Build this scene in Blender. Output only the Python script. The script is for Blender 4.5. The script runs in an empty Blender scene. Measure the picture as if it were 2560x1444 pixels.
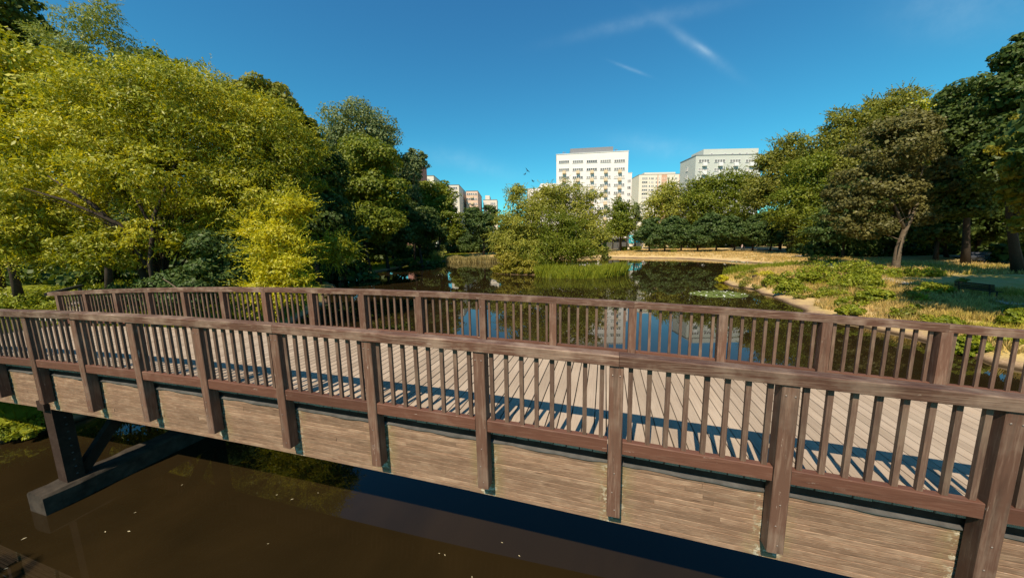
import bpy, math, random
import numpy as np
from mathutils import Matrix, Vector
rng = np.random.default_rng(7)
random.seed(7)
sc = bpy.context.scene
C = sc.collection
R = math.radians

# ------------------------------------------------------------------ camera
F_PX, PITCH, ROLL, CAM_Z = 835.8, 0.142, -0.0197, 5.3
cam = bpy.data.cameras.new('camera')
cam.sensor_width = 36.0
cam.lens = F_PX / 2560 * 36.0
cam.clip_start, cam.clip_end = 0.1, 5000
cam_o = bpy.data.objects.new('camera', cam)
C.objects.link(cam_o)
_cp, _sp, _cr, _sr = math.cos(PITCH), math.sin(PITCH), math.cos(ROLL), math.sin(ROLL)
R0, U0, F0 = Vector((1, 0, 0)), Vector((0, _sp, _cp)), Vector((0, _cp, -_sp))
rx, ry = R0 * _cr + U0 * _sr, -R0 * _sr + U0 * _cr
m = Matrix((rx, ry, -F0)).transposed().to_4x4()
m.translation = (0, 0, CAM_Z)
cam_o.matrix_world = m
sc.camera = cam_o

# ------------------------------------------------------------------ light
SUN_EL, SUN_AZ = R(50.5), R(205)          # azimuth measured clockwise from +Y; the sun stands behind and left
sun_dir = Vector((math.sin(SUN_AZ) * math.cos(SUN_EL), math.cos(SUN_AZ) * math.cos(SUN_EL), math.sin(SUN_EL)))
sl = bpy.data.lights.new('sun', 'SUN')
sl.energy = 5.0
sl.angle = R(0.5)
sl.color = (1.0, 0.86, 0.68)
so = bpy.data.objects.new('sun', sl)
so.rotation_euler = sun_dir.to_track_quat('Z', 'Y').to_euler()
C.objects.link(so)

world = bpy.data.worlds.new('World')
sc.world = world
world.use_nodes = True
wt = world.node_tree
wt.nodes.clear()


class NT:
    """small node-building helper"""
    def __init__(self, tree):
        self.t = tree

    def n(self, typ, **kw):
        nd = self.t.nodes.new(typ)
        for k, v in kw.items():
            setattr(nd, k, v)
        return nd

    def set(self, sock, v):
        if isinstance(v, bpy.types.NodeSocket):
            self.t.links.new(v, sock)
        elif v is not None:
            sock.default_value = v

    def math(self, op, a, b=None, c=None, clamp=False):
        nd = self.n('ShaderNodeMath', operation=op, use_clamp=clamp)
        self.set(nd.inputs[0], a)
        self.set(nd.inputs[1], b)
        self.set(nd.inputs[2], c)
        return nd.outputs[0]

    def vmath(self, op, a, b=None):
        nd = self.n('ShaderNodeVectorMath', operation=op)
        self.set(nd.inputs[0], a)
        self.set(nd.inputs[1], b)
        return nd.outputs['Value'] if op in ('DOT_PRODUCT', 'LENGTH') else nd.outputs[0]

    def mix(self, fac, a, b, blend='MIX'):
        nd = self.n('ShaderNodeMix', data_type='RGBA', blend_type=blend)
        nd.clamp_factor = True
        self.set(nd.inputs[0], fac)
        self.set(nd.inputs[6], a if not isinstance(a, tuple) else (*a, 1)[:4])
        self.set(nd.inputs[7], b if not isinstance(b, tuple) else (*b, 1)[:4])
        return nd.outputs[2]

    def ramp(self, fac, stops):
        nd = self.n('ShaderNodeValToRGB')
        cr = nd.color_ramp
        while len(cr.elements) < len(stops):
            cr.elements.new(0.5)
        for e, (p, c) in zip(cr.elements, stops):
            e.position = p
            e.color = (*c, 1) if isinstance(c, tuple) else (c, c, c, 1)
        self.set(nd.inputs[0], fac)
        return nd.outputs[0]

    def maprange(self, v, a, b, c=0.0, d=1.0):
        nd = self.n('ShaderNodeMapRange')
        nd.clamp = True
        self.set(nd.inputs[0], v)
        for i, x in enumerate((a, b, c, d)):
            nd.inputs[i + 1].default_value = x
        return nd.outputs[0]

    def noise(self, vec, scale, detail=3.0, rough=0.55, dist=0.0):
        nd = self.n('ShaderNodeTexNoise')
        if vec is not None:
            self.set(nd.inputs['Vector'], vec)
        nd.inputs['Scale'].default_value = scale
        nd.inputs['Detail'].default_value = detail
        nd.inputs['Roughness'].default_value = rough
        nd.inputs['Distortion'].default_value = dist
        return nd.outputs[0]

    def mapping(self, vec, scale=(1, 1, 1), rot=(0, 0, 0), loc=(0, 0, 0)):
        nd = self.n('ShaderNodeMapping')
        self.set(nd.inputs[0], vec)
        nd.inputs['Location'].default_value = loc
        nd.inputs['Rotation'].default_value = rot
        nd.inputs['Scale'].default_value = scale
        return nd.outputs[0]


def direction(px, py):
    """unit world direction through a point of the 2560x1444 frame"""
    dx, dy = px - 1280, py - 722
    u = (dx * _cr + dy * _sr) / F_PX
    v = (-dx * _sr + dy * _cr) / F_PX
    return np.array([u, _cp - v * _sp, -_sp - v * _cp])


def at(px, py, Y):
    d = direction(px, py)
    return np.array([0, 0, CAM_Z]) + d * (Y / d[1])


def ground(px, py, z=0.0):
    d = direction(px, py)
    return np.array([0, 0, CAM_Z]) + d * ((z - CAM_Z) / d[2])


w = NT(wt)
sky = w.n('ShaderNodeTexSky', sky_type='NISHITA')
sky.sun_disc = False
sky.sun_elevation = SUN_EL
sky.sun_rotation = SUN_AZ
sky.altitude = 100
sky.air_density = 1.0
sky.dust_density = 0.25
sky.ozone_density = 3.0
geo = w.n('ShaderNodeNewGeometry')
inc = w.vmath('SCALE', geo.outputs['Incoming'])
inc.node.inputs['Scale'].default_value = -1.0
sepd = w.n('ShaderNodeSeparateXYZ')
w.set(sepd.inputs[0], inc)
tint = w.ramp(sepd.outputs[2], [(0.0, (0.33, 1.10, 0.98)), (0.25, (0.29, 1.06, 1.10)), (0.6, (0.33, 0.96, 1.18))])
base = w.mix(1.0, sky.outputs[0], tint, 'MULTIPLY')


def wisp(p0, p1, width, strength, seed, grain=9.0):
    """a thin high cloud streak lying along the great circle between two directions"""
    a, b = direction(*p0), direction(*p1)
    a, b = a / np.linalg.norm(a), b / np.linalg.norm(b)
    mid = (a + b) / np.linalg.norm(a + b)
    al = (b - a) / np.linalg.norm(b - a)
    nr = np.cross(mid, al)
    half = np.linalg.norm(b - a) / 2
    x = w.math('DIVIDE', w.vmath('DOT_PRODUCT', inc, tuple(al)), half)
    y = w.vmath('DOT_PRODUCT', inc, tuple(nr))
    nz = w.noise(inc, grain, 4, 0.6)
    y = w.math('ADD', y, w.math('MULTIPLY', w.math('SUBTRACT', nz, 0.5), width * 0.9))
    y = w.math('DIVIDE', y, width)
    g = w.math('EXPONENT', w.math('MULTIPLY', w.math('ADD', w.math('POWER', w.math('ABSOLUTE', x), 2.0), w.math('POWER', w.math('ABSOLUTE', y), 2.0)), -1.6))
    front = w.math('GREATER_THAN', w.vmath('DOT_PRODUCT', inc, tuple(mid)), 0.0)
    streak = w.noise(w.mapping(inc, loc=(seed, seed * 2, seed)), grain * 3, 5, 0.65)
    g = w.math('MULTIPLY', w.math('MULTIPLY', g, front), w.maprange(streak, 0.3, 0.75, 0.35, 1.0))
    return w.math('MULTIPLY', g, strength)


mask = None
for args in (((1640, 45), (1840, 190), 0.011, 0.15, 1.0), ((1735, 108), (1785, 142), 0.006, 0.30, 2.0),
             ((1400, 100), (1850, 0), 0.015, 0.10, 3.0), ((1530, 155), (1620, 190), 0.004, 0.16, 4.0),
             ((2200, 0), (2620, 45), 0.05, 0.10, 5.0), ((1040, 375), (1300, 440), 0.03, 0.10, 6.0),
             ((1500, 350), (1800, 385), 0.03, 0.10, 7.0)):
    g = wisp(*args)
    mask = g if mask is None else w.math('ADD', mask, g)
col = w.mix(mask, base, (7.0, 8.6, 9.0))
bg = w.n('ShaderNodeBackground')
w.set(bg.inputs[0], col)
bg.inputs[1].default_value = 0.090
wo = w.n('ShaderNodeOutputWorld')
wt.links.new(bg.outputs[0], wo.inputs[0])

sc.view_settings.view_transform = 'Standard'
sc.view_settings.look = 'None'
sc.view_settings.exposure = 0.5
sc.view_settings.gamma = 1.0
sc.view_settings.use_curve_mapping = False
sc.render.engine = 'CYCLES'
sc.cycles.max_bounces = 6
sc.cycles.diffuse_bounces = 2
sc.cycles.glossy_bounces = 3
sc.cycles.transmission_bounces = 3
sc.cycles.use_denoising = True

# ------------------------------------------------------------------ objects
def link(name, me, mat=None, parent=None, loc=(0, 0, 0), **props):
    o = bpy.data.objects.new(name, me)
    C.objects.link(o)
    if mat is not None and me is not None and not me.materials:
        me.materials.append(mat)
    if parent is not None:
        o.parent = parent
    o.location = loc
    for k, v in props.items():
        o[k] = v
    return o


def thing(name, label, cat, loc=(0, 0, 0), rotz=0.0, group=None):
    o = bpy.data.objects.new(name, None)
    C.objects.link(o)
    o.location = loc
    o.rotation_euler = (0, 0, rotz)
    o['label'] = label
    o['category'] = cat
    if group:
        o['group'] = group
    return o


def tag(o, label, cat, group=None):
    o['label'] = label
    o['category'] = cat
    if group:
        o['group'] = group
    return o


class MB:
    """collects polygons for one mesh"""
    def __init__(self):
        self.v, self.f = [], []

    def add(self, verts, faces):
        k = len(self.v)
        self.v += [tuple(float(c) for c in p) for p in verts]
        self.f += [tuple(i + k for i in f) for f in faces]

    def box(self, c, s, rz=0.0, M=None):
        x, y, z = s[0] / 2, s[1] / 2, s[2] / 2
        p = [(-x, -y, -z), (x, -y, -z), (x, y, -z), (-x, y, -z), (-x, -y, z), (x, -y, z), (x, y, z), (-x, y, z)]
        cr, sr = math.cos(rz), math.sin(rz)
        if M is not None:
            p = [tuple(M @ Vector(q)) for q in p]
        p = [(c[0] + a * cr - b * sr, c[1] + a * sr + b * cr, c[2] + d) for a, b, d in p]
        self.add(p, [(0, 3, 2, 1), (4, 5, 6, 7), (0, 1, 5, 4), (1, 2, 6, 5), (2, 3, 7, 6), (3, 0, 4, 7)])

    def beam(self, a, b, wd, ht, up=(0, 0, 1)):
        a, b = Vector(a), Vector(b)
        d = (b - a).normalized()
        s = d.cross(Vector(up))
        if s.length < 1e-4:
            s = d.cross(Vector((1, 0, 0)))
        s.normalize()
        t = s.cross(d)
        p = []
        for q in (a, b):
            for i, j in ((-1, -1), (1, -1), (1, 1), (-1, 1)):
                p.append(q + s * (i * wd / 2) + t * (j * ht / 2))
        self.add(p, [(0, 1, 2, 3), (7, 6, 5, 4), (0, 4, 5, 1), (1, 5, 6, 2), (2, 6, 7, 3), (3, 7, 4, 0)])

    def tube(self, pts, rad, sides=7, cap=True):
        pts = [Vector(p) for p in pts]
        n = len(pts)
        ring = []
        ref = Vector((0.3, 0.9, 0.1)).normalized()
        for i, p in enumerate(pts):
            d = (pts[min(i + 1, n - 1)] - pts[max(i - 1, 0)]).normalized()
            s = d.cross(ref)
            if s.length < 0.05:
                s = d.cross(Vector((1, 0, 0)))
            s.normalize()
            t = d.cross(s)
            ring.append([p + (s * math.cos(6.2832 * k / sides) + t * math.sin(6.2832 * k / sides)) * rad[i] for k in range(sides)])
        v = [q for r in ring for q in r]
        f = []
        for i in range(n - 1):
            for k in range(sides):
                k2 = (k + 1) % sides
                f.append((i * sides + k, i * sides + k2, (i + 1) * sides + k2, (i + 1) * sides + k))
        if cap:
            f.append(tuple(range(sides))[::-1])
            f.append(tuple((n - 1) * sides + k for k in range(sides)))
        self.add(v, f)

    def mesh(self, name, off=(0, 0, 0), smooth=False):
        me = bpy.data.meshes.new(name)
        me.from_pydata([(a - off[0], b - off[1], c - off[2]) for a, b, c in self.v], [], self.f)
        if smooth:
            me.polygons.foreach_set('use_smooth', [True] * len(me.polygons))
        me.update()
        return me


def quads_mesh(name, v):
    """v: (N,4,3) array -> mesh of N separate quads"""
    n = len(v)
    me = bpy.data.meshes.new(name)
    me.vertices.add(n * 4)
    me.vertices.foreach_set('co', v.astype(np.float32).ravel())
    me.loops.add(n * 4)
    me.loops.foreach_set('vertex_index', np.arange(n * 4, dtype=np.int32))
    me.polygons.add(n)
    me.polygons.foreach_set('loop_start', np.arange(0, n * 4, 4, dtype=np.int32))
    me.update(calc_edges=True)
    return me


def tris_mesh(name, v):
    n = len(v)
    me = bpy.data.meshes.new(name)
    me.vertices.add(n * 3)
    me.vertices.foreach_set('co', v.astype(np.float32).ravel())
    me.loops.add(n * 3)
    me.loops.foreach_set('vertex_index', np.arange(n * 3, dtype=np.int32))
    me.polygons.add(n)
    me.polygons.foreach_set('loop_start', np.arange(0, n * 3, 3, dtype=np.int32))
    me.update(calc_edges=True)
    return me


# ------------------------------------------------------------------ materials
def newmat(name):
    mt = bpy.data.materials.new(name)
    mt.use_nodes = True
    mt.node_tree.nodes.clear()
    g = NT(mt.node_tree)
    out = g.n('ShaderNodeOutputMaterial')
    return mt, g, out


def principled(g, out, color, rough=0.7, spec=0.4, bump=None, bstr=0.3, bdist=0.01, metal=0.0):
    p = g.n('ShaderNodeBsdfPrincipled')
    g.set(p.inputs['Base Color'], color if not isinstance(color, tuple) else (*color, 1)[:4])
    g.set(p.inputs['Roughness'], rough)
    p.inputs['Specular IOR Level'].default_value = spec
    p.inputs['Metallic'].default_value = metal
    if bump is not None:
        b = g.n('ShaderNodeBump')
        b.inputs['Strength'].default_value = bstr
        b.inputs['Distance'].default_value = bdist
        g.set(b.inputs['Height'], bump)
        g.t.links.new(b.outputs[0], p.inputs['Normal'])
    g.t.links.new(p.outputs[0], out.inputs[0])
    return p


def wood(name, paint, worn, stretch, wear=0.5, grain=0.35, rough=0.62, chips=True, rotz=None, bstr=0.5, spec=0.25, moss=False):
    """stained timber: long grain along the local axis given by stretch, worn patches, pale chips"""
    mt, g, out = newmat(name)
    tc = g.n('ShaderNodeTexCoord')
    info = g.n('ShaderNodeObjectInfo')
    geo = g.n('ShaderNodeNewGeometry')
    co = geo.outputs['Position']
    if rotz is not None:
        co = g.mapping(co, rot=(0, 0, rotz))
    shift = g.n('ShaderNodeCombineXYZ')
    g.set(shift.inputs[2], g.math('MULTIPLY', info.outputs['Random'], 37.0))
    g.set(shift.inputs[0], g.math('MULTIPLY', info.outputs['Random'], 11.0))
    co = g.vmath('ADD', co, shift.outputs[0])
    gr = g.noise(g.mapping(co, scale=stretch), 1.0, 5, 0.6, 0.4)
    blot = g.noise(co, 2.2, 4, 0.6)
    fine = g.noise(g.mapping(co, scale=tuple(s * 2.6 for s in stretch)), 1.0, 3, 0.6)
    wmask = g.maprange(g.math('ADD', g.math('MULTIPLY', blot, 0.6), g.math('MULTIPLY', gr, 0.4)), 0.62 - 0.24 * wear, 0.74 - 0.16 * wear)
    c = g.mix(wmask, paint, worn)
    dark = tuple(x * 0.5 for x in paint)
    c = g.mix(g.math('MULTIPLY', g.maprange(gr, 0.5, 0.75), grain * 1.8), c, dark)
    c = g.mix(g.math('MULTIPLY', g.maprange(fine, 0.5, 0.8), grain), c, tuple(min(1, x * 1.6) for x in worn))
    c = g.mix(1.0, c, g.ramp(info.outputs['Random'], [(0, 0.8), (1, 1.15)]), 'MULTIPLY')
    if chips:
        ch = g.noise(g.mapping(co, scale=tuple(s * 0.8 + 1.5 for s in stretch)), 1.3, 6, 0.75, 0.3)
        c = g.mix(g.maprange(ch, 0.655, 0.69), c, (0.42, 0.33, 0.26))
    if moss:
        # algae and lime runs beside the posts, knots along the boards
        vor = g.n('ShaderNodeTexVoronoi')
        g.set(vor.inputs['Vector'], g.mapping(co, scale=(1.6, 9, 11)))
        vor.inputs['Scale'].default_value = 1.0
        kn = g.maprange(vor.outputs['Distance'], 0.05, 0.12, 0.75, 0.0)
        c = g.mix(kn, c, (0.07, 0.038, 0.024))
        raw = g.mapping(geo.outputs['Position'], rot=(0, 0, rotz))
        sx = g.n('ShaderNodeSeparateXYZ')
        g.set(sx.inputs[0], raw)
        ph = g.math('FRACT', g.math('DIVIDE', g.math('ADD', sx.outputs[0], 10.6319 + 1.5388 * 20.5), 1.5388))
        dp = g.math('ABSOLUTE', g.math('SUBTRACT', ph, 0.5))
        mn = g.noise(geo.outputs['Position'], 14, 5, 0.7)
        big = g.noise(geo.outputs['Position'], 1.7, 3, 0.6)
        mm = g.math('MULTIPLY', g.maprange(dp, 0.17, 0.05), g.maprange(g.math('ADD', mn, big), 0.85, 1.1))
        c = g.mix(g.math('MULTIPLY', mm, 0.75), c, (0.20, 0.165, 0.075))
        c = g.mix(g.math('MULTIPLY', g.maprange(dp, 0.10, 0.045), g.maprange(mn, 0.53, 0.58)), c, (0.40, 0.36, 0.27))
    principled(g, out, c, rough, spec, gr, bstr, 0.006)
    return mt


YAW = 0.2726
ROT = YAW                                     # rotates world coordinates so that x runs along the bridge
M = {}
M['handrail'] = wood('handrail wood', (0.092, 0.044, 0.027), (0.275, 0.195, 0.138), (1.2, 26, 26), 0.62, 0.5, rotz=ROT)
M['post'] = wood('post wood', (0.120, 0.062, 0.040), (0.200, 0.135, 0.095), (18, 18, 1.2), 0.55, 0.5, rotz=ROT)
M['baluster'] = wood('baluster wood', (0.110, 0.064, 0.044), (0.180, 0.125, 0.085), (30, 30, 2.0), 0.55, 0.5, rotz=ROT, chips=False)
M['lower'] = wood('lower rail wood', (0.108, 0.046, 0.028), (0.175, 0.098, 0.066), (1.5, 24, 24), 0.35, 0.3, rotz=ROT)
M['beam'] = wood('weathered beam wood', (0.200, 0.122, 0.076), (0.325, 0.222, 0.146), (3.0, 60, 75), 0.6, 0.6, 0.85, rotz=ROT, bstr=0.8, spec=0.12, moss=True)
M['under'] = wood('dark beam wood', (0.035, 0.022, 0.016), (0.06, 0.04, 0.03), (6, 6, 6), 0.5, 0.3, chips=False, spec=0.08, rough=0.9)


def deck_mat():
    mt, g, out = newmat('grooved deck wood')
    geo = g.n('ShaderNodeNewGeometry')
    info = g.n('ShaderNodeObjectInfo')
    co = g.mapping(geo.outputs['Position'], rot=(0, 0, ROT))
    sep = g.n('ShaderNodeSeparateXYZ')
    tco = g.n('ShaderNodeTexCoord')
    g.set(sep.inputs[0], tco.outputs['Object'])
    wave = g.math('SINE', g.math('MULTIPLY', sep.outputs[0], 2 * math.pi / 0.0125))
    gr = g.noise(g.mapping(co, scale=(40, 1.5, 1)), 1.0, 4, 0.6)
    bl = g.noise(co, 0.9, 4, 0.6)
    c = g.mix(g.maprange(bl, 0.35, 0.7), (0.40, 0.312, 0.225), (0.48, 0.385, 0.285))
    c = g.mix(g.math('MULTIPLY', g.maprange(gr, 0.45, 0.8), 0.5), c, (0.22, 0.16, 0.12))
    c = g.mix(1.0, c, g.ramp(info.outputs['Random'], [(0, (0.80, 0.79, 0.77)), (0.5, (1, 1, 1)), (1, (1.05, 1.04, 1.02))]), 'MULTIPLY')
    c = g.mix(g.maprange(wave, -1.0, -0.6, 0.45, 0.0), c, (0.13, 0.095, 0.07))
    principled(g, out, c, 0.8, 0.15, wave, 0.5, 0.003)
    return mt


M['deck'] = deck_mat()


def simple(name, c, rough=0.7, metal=0.0, nscale=0.0, c2=None, spec=0.4):
    mt, g, out = newmat(name)
    colr = c
    if nscale:
        geo = g.n('ShaderNodeNewGeometry')
        nz = g.noise(geo.outputs['Position'], nscale, 5, 0.65)
        colr = g.mix(g.maprange(nz, 0.3, 0.7), c, c2)
    principled(g, out, colr, rough, spec, None, metal=metal)
    return mt


M['metal'] = simple('weathered sheet metal', (0.055, 0.052, 0.047), 0.7, 0.2, 6, (0.12, 0.115, 0.105))
M['bolt'] = simple('bolt head', (0.24, 0.19, 0.155), 0.5, 0.3)
M['concrete'] = simple('dark mottled concrete', (0.018, 0.014, 0.010), 0.9, 0, 4.5, (0.065, 0.052, 0.038), 0.2)  # very dark brown base, mottled at random
M['iron'] = simple('dark painted iron', (0.012, 0.010, 0.010), 0.5)


def leaf_mat(name, a, b, c, trans=0.38, tcol=None, rough=0.5, gloss=0.02, nscale=0.35):
    mt, g, out = newmat(name)
    geo = g.n('ShaderNodeNewGeometry')
    rnd = geo.outputs['Random Per Island']
    nz = g.noise(geo.outputs['Position'], nscale, 2, 0.5)
    nz2 = g.noise(geo.outputs['Position'], nscale * 4.5, 2, 0.5)
    f = g.math('ADD', g.math('MULTIPLY', rnd, 0.42), g.math('ADD', g.maprange(nz, 0.32, 0.68, 0.0, 0.33), g.maprange(nz2, 0.35, 0.65, 0.0, 0.25)))
    colr = g.ramp(f, [(0.0, a), (0.45, b), (1.0, c)])
    d = g.n('ShaderNodeBsdfDiffuse')
    g.set(d.inputs[0], colr)
    t = g.n('ShaderNodeBsdfTranslucent')
    g.set(t.inputs[0], g.mix(1.0, colr, tcol or (1.5, 1.35, 0.45), 'MULTIPLY'))
    m1 = g.n('ShaderNodeMixShader')
    m1.inputs[0].default_value = trans
    g.t.links.new(d.outputs[0], m1.inputs[1])
    g.t.links.new(t.outputs[0], m1.inputs[2])
    gl = g.n('ShaderNodeBsdfGlossy')
    gl.inputs[0].default_value = (0.8, 0.8, 0.7, 1)
    gl.inputs[1].default_value = rough
    m2 = g.n('ShaderNodeMixShader')
    m2.inputs[0].default_value = gloss
    g.t.links.new(m1.outputs[0], m2.inputs[1])
    g.t.links.new(gl.outputs[0], m2.inputs[2])
    g.t.links.new(m2.outputs[0], out.inputs[0])
    return mt


L = {}
L['willow'] = leaf_mat('willow leaves', (0.085, 0.115, 0.006), (0.245, 0.262, 0.012), (0.60, 0.54, 0.040), 0.38, (1.5, 1.3, 0.3), gloss=0.03)
L['willow_blue'] = leaf_mat('grey green willow leaves', (0.1035, 0.1323, 0.0345), (0.1955, 0.2300, 0.0517), (0.2990, 0.3220, 0.0805), 0.3)
L['bright'] = leaf_mat('bright yellow green leaves', (0.21, 0.21, 0.007), (0.44, 0.42, 0.014), (0.70, 0.60, 0.04), 0.42, gloss=0.03)
L['yellow'] = leaf_mat('yellowing leaves', (0.14, 0.14, 0.01), (0.26, 0.23, 0.02), (0.36, 0.32, 0.06), 0.35)
L['green'] = leaf_mat('mid green leaves', (0.0594, 0.0898, 0.0079), (0.1320, 0.1650, 0.0132), (0.2442, 0.2442, 0.0238), 0.3)
L['olive'] = leaf_mat('olive green leaves', (0.0840, 0.0960, 0.0144), (0.1740, 0.1800, 0.0240), (0.2820, 0.2640, 0.0420), 0.3)
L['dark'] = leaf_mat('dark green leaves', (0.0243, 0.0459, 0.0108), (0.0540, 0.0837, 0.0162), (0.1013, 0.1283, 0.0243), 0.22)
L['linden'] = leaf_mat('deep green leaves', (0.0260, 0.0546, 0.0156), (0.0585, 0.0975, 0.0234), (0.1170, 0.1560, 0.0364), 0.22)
L['brown'] = leaf_mat('brownish green leaves', (0.045, 0.044, 0.014), (0.100, 0.094, 0.026), (0.180, 0.160, 0.045), 0.2)
L['poplar'] = leaf_mat('grey green poplar leaves', (0.0794, 0.1125, 0.0370), (0.1521, 0.1851, 0.0661), (0.2380, 0.2645, 0.1058), 0.25)
L['island'] = leaf_mat('island willow leaves', (0.1173, 0.1311, 0.0166), (0.2553, 0.2622, 0.0331), (0.4278, 0.4002, 0.0690), 0.32)
L['reed'] = leaf_mat('green reeds', (0.14, 0.165, 0.03), (0.24, 0.26, 0.06), (0.36, 0.34, 0.09), 0.3, nscale=1.0)
L['dryreed'] = leaf_mat('dry reeds', (0.22, 0.18, 0.06), (0.32, 0.26, 0.10), (0.42, 0.34, 0.15), 0.25, nscale=0.5)
L['weeds'] = leaf_mat('lush bank weeds', (0.085, 0.115, 0.010), (0.20, 0.235, 0.016), (0.38, 0.37, 0.035), 0.35, nscale=1.2)
L['pad'] = leaf_mat('lily pads', (0.09, 0.13, 0.03), (0.15, 0.19, 0.05), (0.22, 0.26, 0.08), 0.05, gloss=0.02)
M['petal'] = simple('white petals', (0.75, 0.74, 0.66), 0.6)
M['bark'] = simple('grey brown bark', (0.075, 0.055, 0.040), 0.9, 0, 9, (0.15, 0.115, 0.085), 0.15)
M['bark_dark'] = simple('dark bark', (0.030, 0.022, 0.016), 0.9, 0, 9, (0.06, 0.045, 0.032), 0.15)
M['bark_pale'] = simple('pale bark', (0.09, 0.066, 0.044), 0.9, 0, 5, (0.19, 0.145, 0.10), 0.15)  # lightest of the bark tones


# ------------------------------------------------------------------ terrain
def G(px, py):
    p = ground(px, py, 0.0)
    return (p[0], p[1])


shore = [(-17, -6), (-14.6, 4), (-14.0, 8.4), (-13.2, 12), (-13.2, 18), (-15.5, 26), (-20, 37)]
shore += [G(*p) for p in ((830, 700), (950, 680), (1040, 658), (1110, 652), (1180, 651), (1245, 650), (1400, 647), (1520, 643),
                          (1600, 645), (1700, 646), (1780, 650), (1877, 657), (1940, 661), (1990, 664),
                          (1960, 672), (1900, 678), (1845, 684), (1812, 692), (1796, 702), (1815, 711), (1850, 718), (1885, 725), (1930, 738), (1965, 756),
                          (2010, 783), (2080, 803), (2170, 822), (2282, 842), (2407, 888), (2457, 907), (2560, 925))]
shore += [(21.5, 9), (24, 0), (34, -30), (-24, -32)]
shore = np.array(shore)
BRIDGE_L = np.array([-17.6, 10.2])
BRIDGE_R = np.array([14.5, 3.0])
ISLAND = (7.8, 57.3, 10.8, 6.2)


def vnoise(x, y, s, seed=0):
    """cheap smooth value noise"""
    x, y = x / s + seed * 17.3, y / s + seed * 9.1
    xi, yi = np.floor(x).astype(np.int64), np.floor(y).astype(np.int64)
    xf, yf = x - xi, y - yi
    xf, yf = xf * xf * (3 - 2 * xf), yf * yf * (3 - 2 * yf)

    def h(a, b):
        n = (a * 374761393 + b * 668265263 + seed * 1442695) & 0x7fffffff
        n = ((n ^ (n >> 13)) * 1274126177) & 0x7fffffff
        return ((n ^ (n >> 16)) & 0xffff) / 65535.0
    return (h(xi, yi) * (1 - xf) + h(xi + 1, yi) * xf) * (1 - yf) + (h(xi, yi + 1) * (1 - xf) + h(xi + 1, yi + 1) * xf) * yf


def shore_dist(x, y):
    """signed distance to the lake outline, positive on land"""
    P = np.stack([x, y], -1)
    best = np.full(x.shape, 1e9)
    inside = np.zeros(x.shape, bool)
    n = len(shore)
    for i in range(n):
        a, b = shore[i], shore[(i + 1) % n]
        ab = b - a
        t = np.clip(((P - a) @ ab) / (ab @ ab), 0, 1)
        d = np.hypot(x - (a[0] + ab[0] * t), y - (a[1] + ab[1] * t))
        best = np.minimum(best, d)
        c = ((a[1] > y) != (b[1] > y)) & (x < (b[0] - a[0]) * (y - a[1]) / (b[1] - a[1] + 1e-12) + a[0])
        inside ^= c
    return np.where(inside, -best, best)


def height(x, y):
    x, y = np.asarray(x, float), np.asarray(y, float)
    d = shore_dist(x, y)
    d = d + ((vnoise(x, y, 1.3, 3) - 0.5) * 0.9 + (vnoise(x, y, 4.1, 5) - 0.5) * 1.3) * np.clip(1 - np.abs(d) / 5, 0, 1)
    far = np.clip((y - 70) / 60, 0, 1)
    h = np.where(d > 0, 0.26 * (1 - np.exp(-np.abs(d) / 0.8)) + 0.8 * (1 - np.exp(-np.abs(d) / (4.5))) + far * 0.5 * (1 - np.exp(-np.abs(d) / 8)),
                 -1.3 * (1 - np.exp(-np.abs(d) / 1.2)))
    h = h + np.where(d > 0, (vnoise(x, y, 3.0, 1) - 0.5) * 0.22 + (vnoise(x, y, 0.9, 2) - 0.5) * 0.10, 0) * np.clip(np.abs(d), 0, 1)
    # the raised ends where the bridge lands
    for c, top in ((BRIDGE_L, 1.5), (BRIDGE_R + np.array([5, 0]), 1.4)):
        q = np.exp(-(((x - c[0]) ** 2 + (y - c[1]) ** 2) / 50.0))
        h = h + np.where(d > 0, q * top * (1 - np.exp(-np.abs(d) / 2.2)), 0)
    # the flat bare tip of the little headland
    # island
    e = np.sqrt(((x - ISLAND[0]) / ISLAND[2]) ** 2 + ((y - ISLAND[1]) / ISLAND[3]) ** 2)
    h = np.maximum(h, np.where(e < 1.4, 0.55 * (1 - e ** 2) + 0.05 - np.clip(e - 1, 0, 1) * 2, -9))
    return h


def axis(lo, a, b, hi, step, nc):
    return np.concatenate([a - (a - lo) * np.linspace(1, 0, nc, endpoint=False) ** 2.2, np.arange(a, b, step), b + (hi - b) * np.linspace(0, 1, nc) ** 2.2])


xs = axis(-900, -45, 62, 900, 0.62, 26)
ys = axis(-300, -10, 112, 1500, 0.62, 26)
X, Y = np.meshgrid(xs, ys)
Z = height(X, Y)
nx, ny = len(xs), len(ys)
me = bpy.data.meshes.new('ground')
me.vertices.add(nx * ny)
me.vertices.foreach_set('co', np.stack([X, Y, Z], -1).astype(np.float32).ravel())
ii = (np.arange(ny - 1)[:, None] * nx + np.arange(nx - 1)[None, :]).ravel()
q = np.stack([ii, ii + 1, ii + nx + 1, ii + nx], -1).astype(np.int32)
me.loops.add(q.size)
me.loops.foreach_set('vertex_index', q.ravel())
me.polygons.add(len(q))
me.polygons.foreach_set('loop_start', np.arange(0, q.size, 4, dtype=np.int32))
me.polygons.foreach_set('use_smooth', np.ones(len(q), bool))
me.update(calc_edges=True)


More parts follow.
